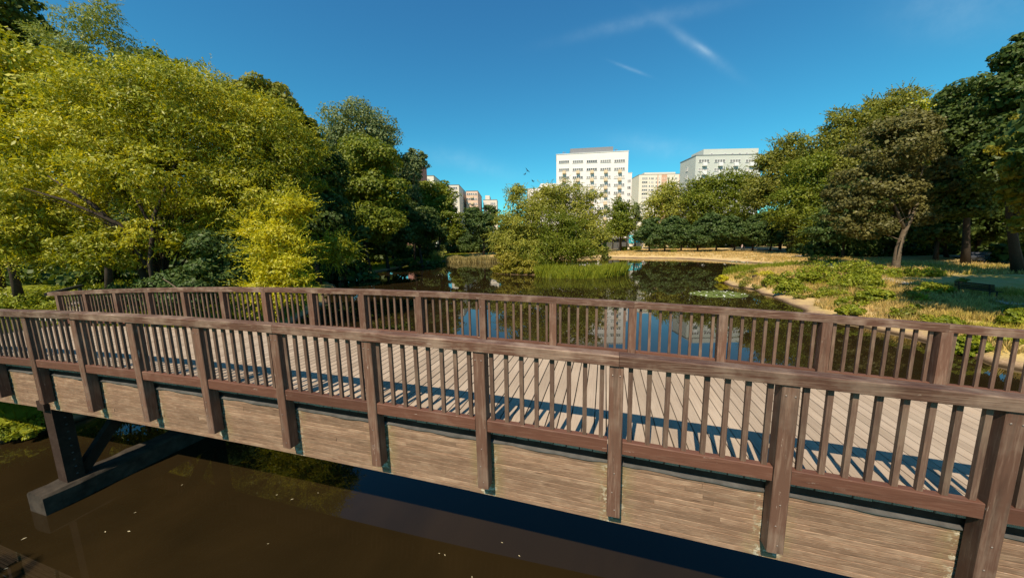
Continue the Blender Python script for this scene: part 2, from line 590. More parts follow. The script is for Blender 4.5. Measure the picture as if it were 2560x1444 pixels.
def ground_colour(g, pos):
    n1 = g.noise(pos, 0.16, 3, 0.55)
    n2 = g.noise(pos, 1.1, 5, 0.65)
    n3 = g.noise(pos, 9.0, 4, 0.7)
    f = g.math('ADD', g.math('MULTIPLY', n1, 0.55), g.math('MULTIPLY', n2, 0.45))
    sep = g.n('ShaderNodeSeparateXYZ')
    g.set(sep.inputs[0], pos)
    # drier towards the far bank, greener near the left end
    farm = g.maprange(sep.outputs[1], 30, 75, 0.0, 0.22)
    left = g.maprange(sep.outputs[0], -10, -16, 0.0, 0.35)
    f = g.math('ADD', f, g.math('MULTIPLY', g.maprange(sep.outputs[0], 10, 18, 0.0, 0.12), g.maprange(sep.outputs[1], 60, 30, 0.0, 1.0)))
    f = g.math('SUBTRACT', g.math('ADD', f, farm), left)
    c = g.ramp(f, [(0.36, (0.17, 0.185, 0.014)), (0.46, (0.29, 0.265, 0.030)), (0.56, (0.43, 0.325, 0.105)), (0.70, (0.51, 0.365, 0.165))])
    c = g.mix(g.maprange(n3, 0.5, 0.8, 0, 0.4), c, (0.17, 0.13, 0.05))
    return c, sep, n2, n3


mt, g, out = newmat('meadow ground')
gp = g.n('ShaderNodeNewGeometry')
c, sep, n2, n3 = ground_colour(g, gp.outputs['Position'])
edge = g.maprange(g.math('ADD', sep.outputs[2], g.math('MULTIPLY', g.math('SUBTRACT', n2, 0.5), 0.7)), 0.10, 0.34)
soil = g.mix(g.maprange(n3, 0.3, 0.7), (0.24, 0.155, 0.085), (0.42, 0.29, 0.18))
c = g.mix(edge, soil, c)
c = g.mix(g.maprange(sep.outputs[2], 0.03, 0.14), (0.055, 0.035, 0.018), c)
principled(g, out, c, 0.95, 0.1, n3, 0.6, 0.05)
link('ground', me, mt, kind='structure')

# water ----------------------------------------------------------------
mt, g, out = newmat('murky pond water')
gp = g.n('ShaderNodeNewGeometry')
wv = g.noise(g.mapping(gp.outputs['Position'], scale=(1.0, 1.0, 1.0)), 1.1, 3, 0.5)
wv2 = g.noise(g.mapping(gp.outputs['Position'], scale=(0.5, 0.22, 1.0)), 0.5, 2, 0.5)
murk = g.noise(gp.outputs['Position'], 0.35, 4, 0.55, 0.6)
wc = g.mix(g.maprange(murk, 0.3, 0.7), (0.0135, 0.0090, 0.0035), (0.022, 0.0138, 0.0050))
p = principled(g, out, wc, 0.02, 0.5, g.math('ADD', g.math('MULTIPLY', wv, 0.25), wv2), 0.02, 0.03)
p.inputs['IOR'].default_value = 1.38
xs2 = np.array([-60.0, 90.0])
mb = MB()
mb.add([(-60, -45, 0), (90, -45, 0), (90, 130, 0), (-60, 130, 0)], [(0, 1, 2, 3)])
link('pond', mb.mesh('pond'), mt, kind='structure')


def hz(x, y):
    return float(height(np.array([x]), np.array([y]))[0])


def hit(px, py):
    """where the line of sight through a point of the frame meets the terrain"""
    d = direction(px, py)
    t = np.geomspace(4, 400, 1500)
    P_ = np.array([0, 0, CAM_Z])[None, :] + d[None, :] / d[1] * t[:, None]
    h_ = height(P_[:, 0], P_[:, 1])
    k = np.argmax(P_[:, 2] < np.maximum(h_, 0.0))
    return P_[k]


# paths -----------------------------------------------------------------
def ribbon(name, pts, width, mat, lift=0.05, n=60):
    pts = np.array(pts, float)
    t = np.linspace(0, len(pts) - 1, n)
    cx = np.interp(t, np.arange(len(pts)), pts[:, 0])
    cy = np.interp(t, np.arange(len(pts)), pts[:, 1])
    k = np.ones(7) / 7
    if n > 20:
        cx[3:-3], cy[3:-3] = np.convolve(cx, k, 'valid'), np.convolve(cy, k, 'valid')
    dx, dy = np.gradient(cx), np.gradient(cy)
    l = np.hypot(dx, dy)
    ox, oy = -dy / l * width / 2, dx / l * width / 2
    b = MB()
    rows = []
    for s in (-1, -0.5, 0, 0.5, 1):
        rows.append((cx + ox * s, cy + oy * s))
    zz = [height(a, c) for a, c in rows]
    zc = np.max(np.stack(zz), 0) + lift
    zc = np.convolve(np.pad(zc, 4, 'edge'), np.ones(9) / 9, 'valid') + 0.02
    v = []
    for j in range(5):
        for i in range(n):
            v.append((rows[j][0][i], rows[j][1][i], zc[i]))
    f = [(j * n + i, j * n + i + 1, (j + 1) * n + i + 1, (j + 1) * n + i) for j in range(4) for i in range(n - 1)]
    b.add(v, f)
    return link(name, b.mesh(name, smooth=True), mat, kind='structure')


M['path'] = simple('pale gravel path', (0.36, 0.31, 0.26), 0.95, 0, 1.5, (0.46, 0.41, 0.35), 0.1)


def GP(px, py, z=1.1):
    p = ground(px, py, z)
    return (p[0], p[1])


ribbon('path', [tuple(hit(*q_)[:2]) for q_ in ((2559, 765), (2500, 750), (2440, 742), (2340, 724), (2260, 708), (2190, 694), (2120, 676), (2050, 650), (1990, 638))], 1.3, M['path'])
ribbon('path', [GP(2100, 640), GP(1990, 629, 1.3), GP(1850, 618, 1.5), GP(1760, 617, 1.5), GP(1690, 613.5, 1.5), GP(1600, 609.5, 1.6), GP(1540, 608.5, 1.6)], 2.2, M['path'], 0.12)
ribbon('path', [(-90, 44), (-60, 34), (-40, 29), (-28, 21), (-20.5, 11.5)], 2.4, M['path'], 0.06)
ribbon('path', [GP(760, 612), GP(950, 606), GP(1100, 603)], 2.5, M['path'], 0.12)
ribbon('path', [GP(2400, 640, 1.1), GP(2520, 655, 1.1), GP(2700, 668, 1.1)], 3.0, M['path'], 0.1)

# ------------------------------------------------------------------ footbridge
D0, WID = 3.489, 3.165
cY, sY = math.cos(YAW), math.sin(YAW)
MID2 = D0 + D0 + WID + 0.14                    # near y' + far y' of mirrored pairs


def arch(s):
    return CAM_Z - 1.3024 - 0.0323 * s - 0.0025 * s * s


def B(s, yp, h=0.0):
    return (s * cY + yp * sY, -s * sY + yp * cY, arch(s) + h)


base = B(-11.0, D0 + WID / 2 + 0.07)
base = (base[0], base[1], 0.0)
bridge = thing('footbridge', 'brown timber footbridge with slatted railings arching over the pond', 'footbridge', base)
off = base


def sub(p):
    return (p[0] - off[0], p[1] - off[1], p[2] - off[2])


def sweep(name, prof, s0, s1, n, mat, parent=bridge, jit=0.0, seed=0, smooth=False):
    """prof: closed list of (y', h) swept along the arch between s0 and s1"""
    mb = MB()
    k = len(prof)
    v = []
    r = np.random.default_rng(seed)
    for i in range(n + 1):
        s = s0 + (s1 - s0) * i / n
        j = (r.random(2) - 0.5) * jit
        for yp, h in prof:
            v.append(B(s, yp + j[0], h + j[1]))
    f = []
    for i in range(n):
        for a in range(k):
            b = (a + 1) % k
            f.append((i * k + a, i * k + b, (i + 1) * k + b, (i + 1) * k + a))
    f.append(tuple(range(k))[::-1])
    f.append(tuple(n * k + a for a in range(k)))
    mb.add(v, f)
    o = link(name, mb.mesh(name, off), mat, parent)
    return o


def mirror(prof):
    return [(MID2 - y, h) for y, h in prof][::-1]


S0, S1 = -18.45, 8.9
L_BAY = 1.5388
near_s = [-10.6319 + L_BAY * n for n in range(-5, 13)]
far_s = [-17.9327 + L_BAY * n for n in range(0, 18)]

rail_prof = [(D0 - 0.022, 0.006), (D0 - 0.016, 0.0), (D0 + 0.125, 0.0), (D0 + 0.125, 0.112), (D0 + 0.118, 0.12), (D0 - 0.012, 0.12), (D0 - 0.022, 0.110)]
lower_prof = [(D0 + 0.016, -0.990), (D0 + 0.092, -0.990), (D0 + 0.092, -0.853), (D0 + 0.085, -0.848), (D0 + 0.022, -0.848), (D0 + 0.016, -0.856)]
for side, ss in ((0, near_s), (1, far_s)):
    pf = (lambda p: p) if side == 0 else mirror
    # handrail in lengths of three bays, butted with a hairline joint
    cuts = [S0] + [ss[i] + 0.02 for i in range(3, len(ss) - 1, 3)] + [S1]
    for i in range(len(cuts) - 1):
        o = sweep('handrail', pf(rail_prof), cuts[i] + 0.002, cuts[i + 1] - 0.002, 14, M['handrail'], jit=0.003, seed=i + side * 50)
    for i in range(len(ss) - 1):
        sweep('lower_rail', pf(lower_prof), ss[i] + 0.078, ss[i + 1] - 0.078, 4, M['lower'], jit=0.003, seed=100 + i + side * 50)
        if side == 0:
            sweep('inner_lower_rail', [(D0 + 0.10, -1.045), (D0 + 0.15, -1.045), (D0 + 0.15, -0.90), (D0 + 0.10, -0.90)], ss[i] + 0.078, ss[i + 1] - 0.078, 3, M['lower'])

# post: shared mesh for each side
def post_mesh(side):
    b = MB()
    zt, zb = -0.003, -1.752
    w_, dp = 0.142, 0.142
    c = 0.008
    y0, y1 = 0.0, dp
    pr = [(-w_ / 2 + c, y0), (w_ / 2 - c, y0), (w_ / 2, y0 + c), (w_ / 2, y1), (-w_ / 2, y1), (-w_ / 2, y0 + c)]
    v = [(x, y, zb) for x, y in pr] + [(x, y, zt) for x, y in pr]
    b.add(v, [(i, (i + 1) % 6, 6 + (i + 1) % 6, 6 + i) for i in range(6)] + [tuple(range(6))[::-1], tuple(range(6, 12))])
    nb = len(b.f)
    for z, x in ((-0.10, -0.04), (-0.105, 0.035), (-1.22, 0.0), (-1.45, -0.02), (-1.66, 0.01)):
        k = 6
        b.add([(x + 0.009 * math.cos(6.2832 * i / k), -0.004, z + 0.009 * math.sin(6.2832 * i / k)) for i in range(k)] + [(x, -0.009, z)],
              [(i, (i + 1) % k, k) for i in range(k)])
    if side:
        b.v = [(-x, -y, z) for x, y, z in b.v]
    me = b.mesh('post')
    me.materials.append(M['post'])
    me.materials.append(M['bolt'])
    for i, p in enumerate(me.polygons):
        if i >= nb:
            p.material_index = 1
    return me


for side, ss in ((0, near_s), (1, far_s)):
    pm = post_mesh(side)
    bl = MB()
    bl.box((0, 0, -0.4265), (0.046, 0.034, 0.851))
    bmesh_ = bl.mesh('baluster')
    bmesh_.materials.append(M['baluster'])
    for i, s in enumerate(ss):
        yp = D0 if side == 0 else MID2 - D0
        o = link('post', pm, None, bridge, sub(B(s, yp)))
        o.rotation_euler = (0, random.uniform(-0.004, 0.004), -YAW)
        if i < len(ss) - 1:
            for k in range(8):
                t = s + L_BAY * (0.5 + (k - 3.5) * 0.116) + random.uniform(-0.006, 0.006)
                yb = D0 + 0.055
                yb = yb if side == 0 else MID2 - yb
                o = link('baluster', bmesh_, None, bridge, sub(B(t, yb)))
                o.rotation_euler = (random.uniform(-0.004, 0.004), random.uniform(-0.005, 0.005), -YAW + random.uniform(-0.05, 0.05))

# glued beams: eleven laminations with open joints between them
NL = 13
ht, hb = -1.215, -1.975
pr = []
y_f = D0 + 0.172
lam = (ht - hb) / NL
r = np.random.default_rng(3)
for i in range(NL):
    z0, z1 = hb + lam * i, hb + lam * (i + 1)
    pz = r.uniform(-0.006, 0.006)
    pr += [(y_f + 0.012, z0 + 0.001), (y_f + pz, z0 + 0.006), (y_f + pz, z1 - 0.003), (y_f + 0.012, z1 - 0.0005)]
beam_prof = pr + [(y_f + 0.0121, ht), (y_f + 0.16, ht), (y_f + 0.16, hb)]
sweep('beam', mirror(beam_prof), S0 + 0.15, S1 - 0.1, 40, M['beam'], seed=5)
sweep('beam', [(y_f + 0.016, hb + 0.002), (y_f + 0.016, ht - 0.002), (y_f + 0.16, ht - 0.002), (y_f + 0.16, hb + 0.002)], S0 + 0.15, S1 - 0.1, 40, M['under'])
for i in range(NL):
    z0, z1 = hb + lam * i, hb + lam * (i + 1)
    s_ = S0 + 0.15
    k = 0
    while s_ < S1 - 0.1:
        e_ = min(S1 - 0.1, s_ + (r.uniform(2.2, 5.5) if k else r.uniform(1.0, 4.0)))
        if S1 - 0.1 - e_ < 0.8:
            e_ = S1 - 0.1
        pz = r.uniform(-0.004, 0.004)
        a0_, a1_ = r.uniform(0.0008, 0.0022), r.uniform(0.0008, 0.0022)
        sweep('board', [(y_f + 0.0155, z0 + a0_), (y_f + pz + 0.004, z0 + a0_), (y_f + pz, z0 + a0_ + 0.004), (y_f + pz, z1 - a1_ - 0.004), (y_f + pz + 0.004, z1 - a1_), (y_f + 0.0155, z1 - a1_)],
              s_ + 0.001, e_ - 0.001, max(3, int((e_ - s_) * 2)), M['beam'], jit=0.0012, seed=900 + i * 31 + k)
        s_ = e_
        k += 1
# rumpled sheet-metal flashing on top of the near beam
mb = MB()
n = 420
v = []
for i in range(n + 1):
    s = S0 + 0.2 + (S1 - S0 - 0.4) * i / n
    k = 0.005 * math.sin(s * 4.1) + 0.004 * math.sin(s * 11.3 + 1) + r.uniform(-0.002, 0.002)
    for yp, h in ((y_f - 0.020 + k, ht - 0.006 + 0.5 * k), (y_f - 0.018 + k, ht + 0.008 + 0.5 * k), (y_f + 0.012, ht + 0.016 + 0.3 * k), (y_f + 0.03, ht + 0.018)):
        v.append(B(s, yp, h))
f = [(i * 4 + a, i * 4 + a + 1, (i + 1) * 4 + a + 1, (i + 1) * 4 + a) for i in range(n) for a in range(3)]
mb.add(v, f)
link('flashing', mb.mesh('flashing', off), M['metal'], bridge)
sweep('shade_strip', [(y_f + 0.026, ht + 0.002), (y_f + 0.06, ht + 0.002), (y_f + 0.06, -1.104), (y_f + 0.026, -1.104)], S0 + 0.2, S1 - 0.2, 24, M['under'])  # dark filler strip standing in for the shade in the gap under the deck
# deck boards, one by one
pitch = 0.1515
pl = MB()
x0 = 0.0695
pr2 = [(-x0, -0.04), (x0, -0.04), (x0, -0.004), (x0 - 0.004, 0.0), (-x0 + 0.004, 0.0), (-x0, -0.004)]
y0p, y1p = D0 + 0.152, MID2 - D0 - 0.152
ln = y1p - y0p
v = [(x, -ln / 2, z) for x, z in pr2] + [(x, ln / 2, z) for x, z in pr2]
pl.add(v, [((i + 1) % 6, i, 6 + i, 6 + (i + 1) % 6) for i in range(6)] + [tuple(range(6)), tuple(range(6, 12))[::-1]])
pme = pl.mesh('plank')
pme.materials.append(M['deck'])
nP = int((S1 - S0) / pitch)
for i in range(nP):
    s = S0 + 0.1 + pitch * i
    o = link('plank', pme, None, bridge, sub(B(s, (y0p + y1p) / 2 + random.uniform(-0.006, 0.006), -1.062 + random.uniform(-0.0015, 0.0015))))
    o.rotation_euler = (0, math.atan(0.0323 + 0.005 * s) + random.uniform(-0.006, 0.006), -YAW + random.uniform(-0.0012, 0.0012))
# joists under the deck
for k in range(5):
    yp = y0p + 0.25 + k * (ln - 0.5) / 4
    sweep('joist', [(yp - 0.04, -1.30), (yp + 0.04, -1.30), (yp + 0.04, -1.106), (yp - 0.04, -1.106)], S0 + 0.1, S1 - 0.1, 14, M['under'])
for s in near_s[1:-1]:
    a, b_ = B(s, D0 + 0.34, -1.52), B(s, MID2 - D0 - 0.34, -1.52)
    mb = MB()
    mb.beam(a, b_, 0.12, 0.30)
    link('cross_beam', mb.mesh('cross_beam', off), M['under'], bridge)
# trestle in the water near the left bank
ps = -11.02
zb = arch(ps) - 1.98
legs = ((D0 + 0.30), (MID2 - D0 - 0.30))
for q, yp in enumerate(legs):
    mb = MB()
    p = B(ps, yp)
    mb.box((p[0], p[1], (0.42 + zb + 0.2) / 2 + 0.0), (0.30, 0.26, zb + 0.2 - 0.42), -YAW)
    lg = link('trestle_leg', mb.mesh('trestle_leg', off), M['under'], bridge)
    for dx in (0.3,):
        c_ = B(ps + 0.158, yp + dx * 0.07)
        for z in np.arange(0.55, zb, 0.16):
            mb = MB()
            mb.box((c_[0], c_[1], z), (0.018, 0.026, 0.026), -YAW)
            link('bolt', mb.mesh('bolt', off), M['metal'], lg)
for a, b_ in ((legs[0] + 0.15, legs[0] + 1.35), (legs[1] - 0.15, legs[1] - 1.35)):
    mb = MB()
    p0, p1 = B(ps, a), B(ps, b_)
    mb.beam((p0[0], p0[1], 0.50), (p1[0], p1[1], zb + 0.02), 0.16, 0.2)
    link('brace', mb.mesh('brace', off), M['under'], bridge)
mb = MB()
p0, p1 = B(ps, D0 + 0.1), B(ps, MID2 - D0 - 0.1)
mb.beam((p0[0], p0[1], zb + 0.1), (p1[0], p1[1], zb + 0.1), 0.24, 0.2)
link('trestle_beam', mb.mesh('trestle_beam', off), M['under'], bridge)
mb = MB()
nseg = 16
v, f = [], []
rr = np.random.default_rng(11)
for i in range(nseg + 1):
    yp = D0 - 0.21 + (WID + 0.75) * i / nseg
    for ds, z in ((-0.28, -1.2), (0.27, -1.2), (0.27, 0.36), (0.22, 0.42), (-0.23, 0.43), (-0.28, 0.37)):
        p = B(ps + ds + rr.uniform(-0.012, 0.012), yp)
        v.append((p[0], p[1], z + rr.uniform(-0.012, 0.012)))
for i in range(nseg):
    for a in range(6):
        b_ = (a + 1) % 6
        f.append((i * 6 + a, (i + 1) * 6 + a, (i + 1) * 6 + b_, i * 6 + b_))
f += [tuple(range(6)), tuple(nseg * 6 + a for a in range(6))[::-1]]
mb.add(v, f)
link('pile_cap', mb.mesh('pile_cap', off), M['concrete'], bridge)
# earth abutment blocks at both ends
for s, lab in ((S0 - 0.2, 0), (S1 + 0.2, 1)):
    mb = MB()
    p = B(s, D0 + WID / 2 + 0.07)
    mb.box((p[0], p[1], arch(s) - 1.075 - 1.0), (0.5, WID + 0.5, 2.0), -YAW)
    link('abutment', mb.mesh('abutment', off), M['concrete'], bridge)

# dark iron rail continuing past the far left end
e0 = Vector(B(S0 - 0.05, D0 + WID + 0.05, 0.06))
e1 = Vector(at(203, 714, 15.0))
hr = thing('approach_handrail', 'short dark handrail running on from the far left end of the footbridge', 'handrail', (e1.x, e1.y, hz(e1.x, e1.y)))
mb = MB()
mb.beam(e0, e1, 0.16, 0.10)
link('handrail', mb.mesh('handrail', tuple(hr.location)), M['iron'], hr)
for t in (0.3, 0.93):
    p = e0.lerp(e1, t)
    mb = MB()
    zg = hz(p.x, p.y) - 0.1
    mb.box((p.x, p.y, (p.z - 0.05 + zg) / 2), (0.09, 0.09, p.z - 0.05 - zg), 0.3)
    link('post', mb.mesh('post', tuple(hr.location)), M['iron'], hr)

# ------------------------------------------------------------------ foliage
def foliage(ells, count, lw, lh, seed, sub_r=(0.24, 0.42), nsub=26, droop=0.0, shell=0.78, up=0.25, solid=0.12, ragged=0.15, flat=False, strands=0):
    """ells: list of (centre, (rx, ry, rz)). Returns (N,4,3) leaf quads and the sub-clump centres."""
    r = np.random.default_rng(seed)
    vol = np.array([(e[1][0] * e[1][1] * e[1][2]) ** (2 / 3) for e in ells])
    share = vol / vol.sum()
    out_, cents = [], []
    for (cc, rad), sh in zip(ells, share):
        cc, rad = np.array(cc, float), np.array(rad, float)
        ns = max(6, int(nsub * (0.5 + sh * len(ells) * 0.5)))
        dv = r.normal(size=(ns, 3))
        dv /= np.linalg.norm(dv, axis=1)[:, None]
        sc_ = cc + dv * rad * (shell * r.uniform(0.82, 1.08, (ns, 1)))
        mr = rad.mean()
        sr = mr * r.uniform(sub_r[0], sub_r[1], ns)
        cents.append(sc_)
        asp = np.stack([r.uniform(0.75, 1.45, ns), r.uniform(0.75, 1.45, ns), r.uniform(0.45, 0.85, ns)], 1)
        w_ = sr ** 2
        k = r.choice(ns, size=max(10, int(count * sh)), p=w_ / w_.sum())
        n_ = len(k)
        d = r.normal(size=(n_, 3))
        d /= np.linalg.norm(d, axis=1)[:, None]
        rr_ = sr[k] * (0.55 + 0.45 * r.random(n_) ** 0.6 + ragged * np.minimum(np.abs(r.normal(size=n_)), 1.6) ** 2 * 0.35)
        # inner fill so that the crown is not hollow
        fill = r.random(n_) < solid
        pos = sc_[k] + d * rr_[:, None] * asp[k]
        nf_ = int(fill.sum())
        fd = r.normal(size=(nf_, 3))
        pos[fill] = cc + fd / np.linalg.norm(fd, axis=1)[:, None] * rad * (0.72 * r.random((nf_, 1)) ** 0.5)
        outw = (pos - cc) / rad
        outw /= np.linalg.norm(outw, axis=1)[:, None] + 1e-6
        nm = d * 0.7 + outw * 0.5 + r.normal(size=(n_, 3)) * 0.65 + np.array([0, 0, up])
        nm /= np.linalg.norm(nm, axis=1)[:, None]
        tg = r.normal(size=(n_, 3)) + np.array([0, 0, -droop * 2.2])
        tg -= nm * (tg * nm).sum(1)[:, None]
        tg /= np.linalg.norm(tg, axis=1)[:, None] + 1e-6
        bt = np.cross(nm, tg)
        s_ = r.uniform(0.65, 1.3, n_)
        s_[fill] *= 1.5
        tl, bw = tg * (s_ * lh / 2)[:, None], bt * (s_ * lw / 2)[:, None]
        q_ = np.stack([pos - tl, pos + bw + tl * 0.15 - nm * lw * 0.12, pos + tl, pos - bw + tl * 0.15 - nm * lw * 0.12], 1)
        out_.append(q_)
        if strands:
            m_ = int(strands * sh)
            kk = r.integers(0, ns, m_)
            d = r.normal(size=(m_, 3))
            ow = (sc_[kk] - cc) / rad
            d = d * 0.8 + ow / (np.linalg.norm(ow, axis=1)[:, None] + 1e-6) + np.array([0, 0, 0.25])
            d /= np.linalg.norm(d, axis=1)[:, None]
            p0_ = sc_[kk] + d * sr[kk][:, None] * asp[kk] * 0.75
            ln_ = lh * r.uniform(2.5, 6.0, m_)
            per = 11
            for j in range(per):
                f_ = (j + 0.5) / per
                pp = p0_ + d * (ln_ * f_)[:, None] + np.array([0, 0, -1.0]) * (ln_ * f_ * f_ * (0.15 + droop * 0.5))[:, None]
                td = d + r.normal(size=(m_, 3)) * 0.55 + np.array([0, 0, -droop * 0.6])
                td /= np.linalg.norm(td, axis=1)[:, None]
                nn = np.cross(td, r.normal(size=(m_, 3)))
                nn /= np.linalg.norm(nn, axis=1)[:, None] + 1e-6
                s_ = r.uniform(0.6, 1.1, m_) * (1 - 0.4 * f_)
                pp = pp + td * (s_ * lh * 0.3)[:, None]
                out_.append(np.stack([pp - td * (s_ * lh / 2)[:, None], pp + nn * (s_ * lw / 2)[:, None], pp + td * (s_ * lh / 2)[:, None], pp - nn * (s_ * lw / 2)[:, None]], 1))
    return np.concatenate(out_), np.concatenate(cents)


def limbs_mesh(root, top, targets, r0, seed, sides=7, lean=0.0, stems=None):
    r = np.random.default_rng(seed)
    b = MB()
    root, top = Vector(root), Vector(top)
    n = 7
    pts = []
    bend = Vector((r.uniform(-1, 1), r.uniform(-1, 1), 0)) * (top - root).length * 0.04
    for i in range(n):
        t = i / (n - 1)
        pts.append(root.lerp(top, t) + bend * math.sin(t * math.pi))
    rad = [r0 * (1.25 if i == 0 else 1.0) * (1 - 0.75 * (i / (n - 1))) for i in range(n)]
    b.tube(pts, rad, sides)
    for tg in targets:
        tg = Vector(tg)
        t = r.uniform(0.25, 0.8)
        st = root.lerp(top, t) + bend * math.sin(t * math.pi)
        mid = st.lerp(tg, 0.5) + Vector((r.normal(), r.normal(), abs(r.normal()))) * (tg - st).length * 0.07
        rr_ = r0 * (1 - 0.75 * t) * 0.55
        b.tube([st, st.lerp(mid, 0.5) + Vector((0, 0, 0.05)), mid, tg], [rr_, rr_ * 0.8, rr_ * 0.6, rr_ * 0.15], 5, cap=False)
    return b


def px_ell(px, py, Yd, rxp, ryp, depth=None):
    c = at(px, py, Yd)
    k = Yd / F_PX
    rx_ = rxp * k
    return (c, (rx_, (depth if depth is not None else rx_ * 0.85), ryp * k))


def tree(name, label, cat, foot, ells, leaf, count, lw, lh, seed, bark='bark', r0=0.25, top=None, nlimb=9, group=None, extra=None, **kw):
    """a whole tree from real positions: foot = (x, y) on the ground"""
    zg = hz(*foot) - 0.05
    t = thing(name, label, cat, (foot[0], foot[1], zg), 0, group)
    q_, cents = foliage(ells, count, lw, lh, seed, **kw)
    o_ = np.array([foot[0], foot[1], zg])
    # nothing below ground
    q_ = q_[q_[:, :, 2].min(1) > zg + 0.12]
    link('crown', quads_mesh('crown', q_ - o_), L[leaf], t)
    if top is None:
        cc = np.mean([e[0] for e in ells], 0)
        top = (cc[0], cc[1], cc[2] + 0.2 * ells[0][1][2])
    r = np.random.default_rng(seed + 1)
    sel = cents[r.choice(len(cents), min(nlimb, len(cents)), replace=False)]
    b = limbs_mesh((foot[0], foot[1], zg), top, sel, r0, seed + 2)
    if extra:
        for pts, rad in extra:
            b.tube(pts, rad, 6)
    link('trunk', b.mesh('trunk', tuple(o_), smooth=True), M[bark], t)
    return t


def foot(px, Yd):
    p = at(px, 620, Yd)
    return (p[0], p[1])


W_ = dict(lw=0.075, lh=0.23, droop=0.35)
# --- left bank, near
tree('willow_tree', 'large spreading yellow-green willow rising behind the left half of the footbridge', 'tree', foot(395, 18),
     [px_ell(*a) for a in ((470, 300, 19, 165, 150), (300, 325, 18.5, 165, 165), (640, 370, 20, 135, 140), (140, 420, 17.5, 150, 150),
                           (400, 450, 17.5, 170, 95), (615, 500, 19, 130, 95), (120, 590, 16, 130, 85), (250, 630, 16.2, 110, 55), (400, 590, 16.8, 90, 45), (20, 540, 15.5, 110, 130), (740, 400, 21, 75, 100))],
     'willow', 140000, 0.066, 0.185, 21, 'bark_dark', 0.12, top=at(360, 520, 17), nlimb=40, sub_r=(0.13, 0.27), nsub=85, droop=0.35, solid=0.05, ragged=0.15, strands=3200,
     extra=[([at(395, 800, 17), at(330, 600, 16.6), at(230, 510, 16.0), at(120, 440, 15.6)], (0.16, 0.13, 0.09, 0.03)),
            ([at(400, 790, 17), at(375, 660, 16.2), at(385, 540, 16.4), at(430, 430, 17.6), at(470, 330, 19)], (0.12, 0.10, 0.08, 0.055, 0.02)),
            ([at(390, 700, 16.4), at(300, 560, 16), at(160, 500, 15.4), at(60, 470, 15)], (0.09, 0.08, 0.06, 0.02)),
            ([at(375, 560, 16.2), at(330, 480, 16.6), at(290, 400, 17.6)], (0.06, 0.05, 0.02))])
tree('willow_tree', 'slender grey-green willow top standing above the spreading willow at upper left', 'tree', foot(250, 28),
     [px_ell(*a) for a in ((235, 95, 27, 75, 95), (160, 150, 27, 60, 70), (330, 190, 27, 50, 60), (240, 300, 28, 120, 120))],
     'willow_blue', 20000, 0.08, 0.26, 31, 'bark_dark', 0.25, strands=900, sub_r=(0.22, 0.4), droop=0.7, solid=0.04, ragged=0.15)
tree('broadleaf_tree', 'golden green tree at the left edge in front of the dark treetop', 'tree', foot(20, 24),
     [px_ell(*a) for a in ((60, 200, 22, 115, 130), (-70, 300, 22, 150, 190), (30, 400, 23, 120, 120))],
     'willow', 30000, 0.14, 0.24, 41, 'bark_dark', 0.25)
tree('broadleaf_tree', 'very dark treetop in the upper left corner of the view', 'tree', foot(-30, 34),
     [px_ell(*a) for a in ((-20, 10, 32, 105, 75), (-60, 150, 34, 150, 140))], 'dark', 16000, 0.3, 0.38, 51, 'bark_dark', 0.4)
tree('broadleaf_tree', 'round olive treetop behind the right shoulder of the spreading willow', 'tree', foot(680, 36),
     [px_ell(*a) for a in ((665, 255, 34, 58, 66), (715, 310, 34, 42, 70), (600, 300, 35, 90, 90), (770, 330, 36, 32, 50))],
     'olive', 20000, 0.26, 0.32, 61, 'bark_dark', 0.3)
tree('broadleaf_tree', 'dark green tree crown just showing over the middle of the spreading willow', 'tree', foot(400, 36),
     [px_ell(*a) for a in ((375, 185, 35, 70, 62), (470, 240, 36, 110, 90), (330, 300, 36, 140, 120))], 'green', 16000, 0.26, 0.32, 71, 'bark_dark', 0.3)
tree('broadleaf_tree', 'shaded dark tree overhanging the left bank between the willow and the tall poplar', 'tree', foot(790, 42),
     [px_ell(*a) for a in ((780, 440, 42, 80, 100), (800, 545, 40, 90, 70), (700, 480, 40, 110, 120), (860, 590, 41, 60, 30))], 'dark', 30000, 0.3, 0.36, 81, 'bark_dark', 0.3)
# bright shrub over the water
tree('shrub', 'bright yellow-green young willow shrub hanging over the railing by the water', 'shrub', foot(640, 16.5),
     [px_ell(*a) for a in ((715, 545, 15.5, 52, 50), (700, 640, 15, 70, 75), (685, 725, 14.6, 62, 60), (765, 515, 16, 22, 28), (650, 590, 16, 40, 60), (750, 680, 15, 36, 45))],
     'bright', 15000, 0.062, 0.17, 91, 'bark_dark', 0.06, strands=650, nlimb=14, sub_r=(0.22, 0.45), solid=0.06, ragged=0.15)
tree('shrub', 'darker green undergrowth shrub left of the bright yellow-green willow shrub', 'shrub', foot(520, 17.5),
     [px_ell(*a) for a in ((550, 650, 17, 80, 75), (480, 720, 16.5, 100, 60), (330, 740, 17, 90, 40))],
     'linden', 16000, 0.085, 0.2, 92, 'bark_dark', 0.06, nlimb=12, ragged=0.15)
tree('shrub', 'small shrub spray with sunlit tips leaning over the dark left bank', 'shrub', foot(815, 24),
     [px_ell(*a) for a in ((868, 618, 22, 26, 27), (825, 625, 22.5, 38, 40), (872, 650, 22, 14, 14))],
     'willow', 2600, 0.08, 0.2, 93, 'bark_dark', 0.05, strands=160, nlimb=8, ragged=0.15)
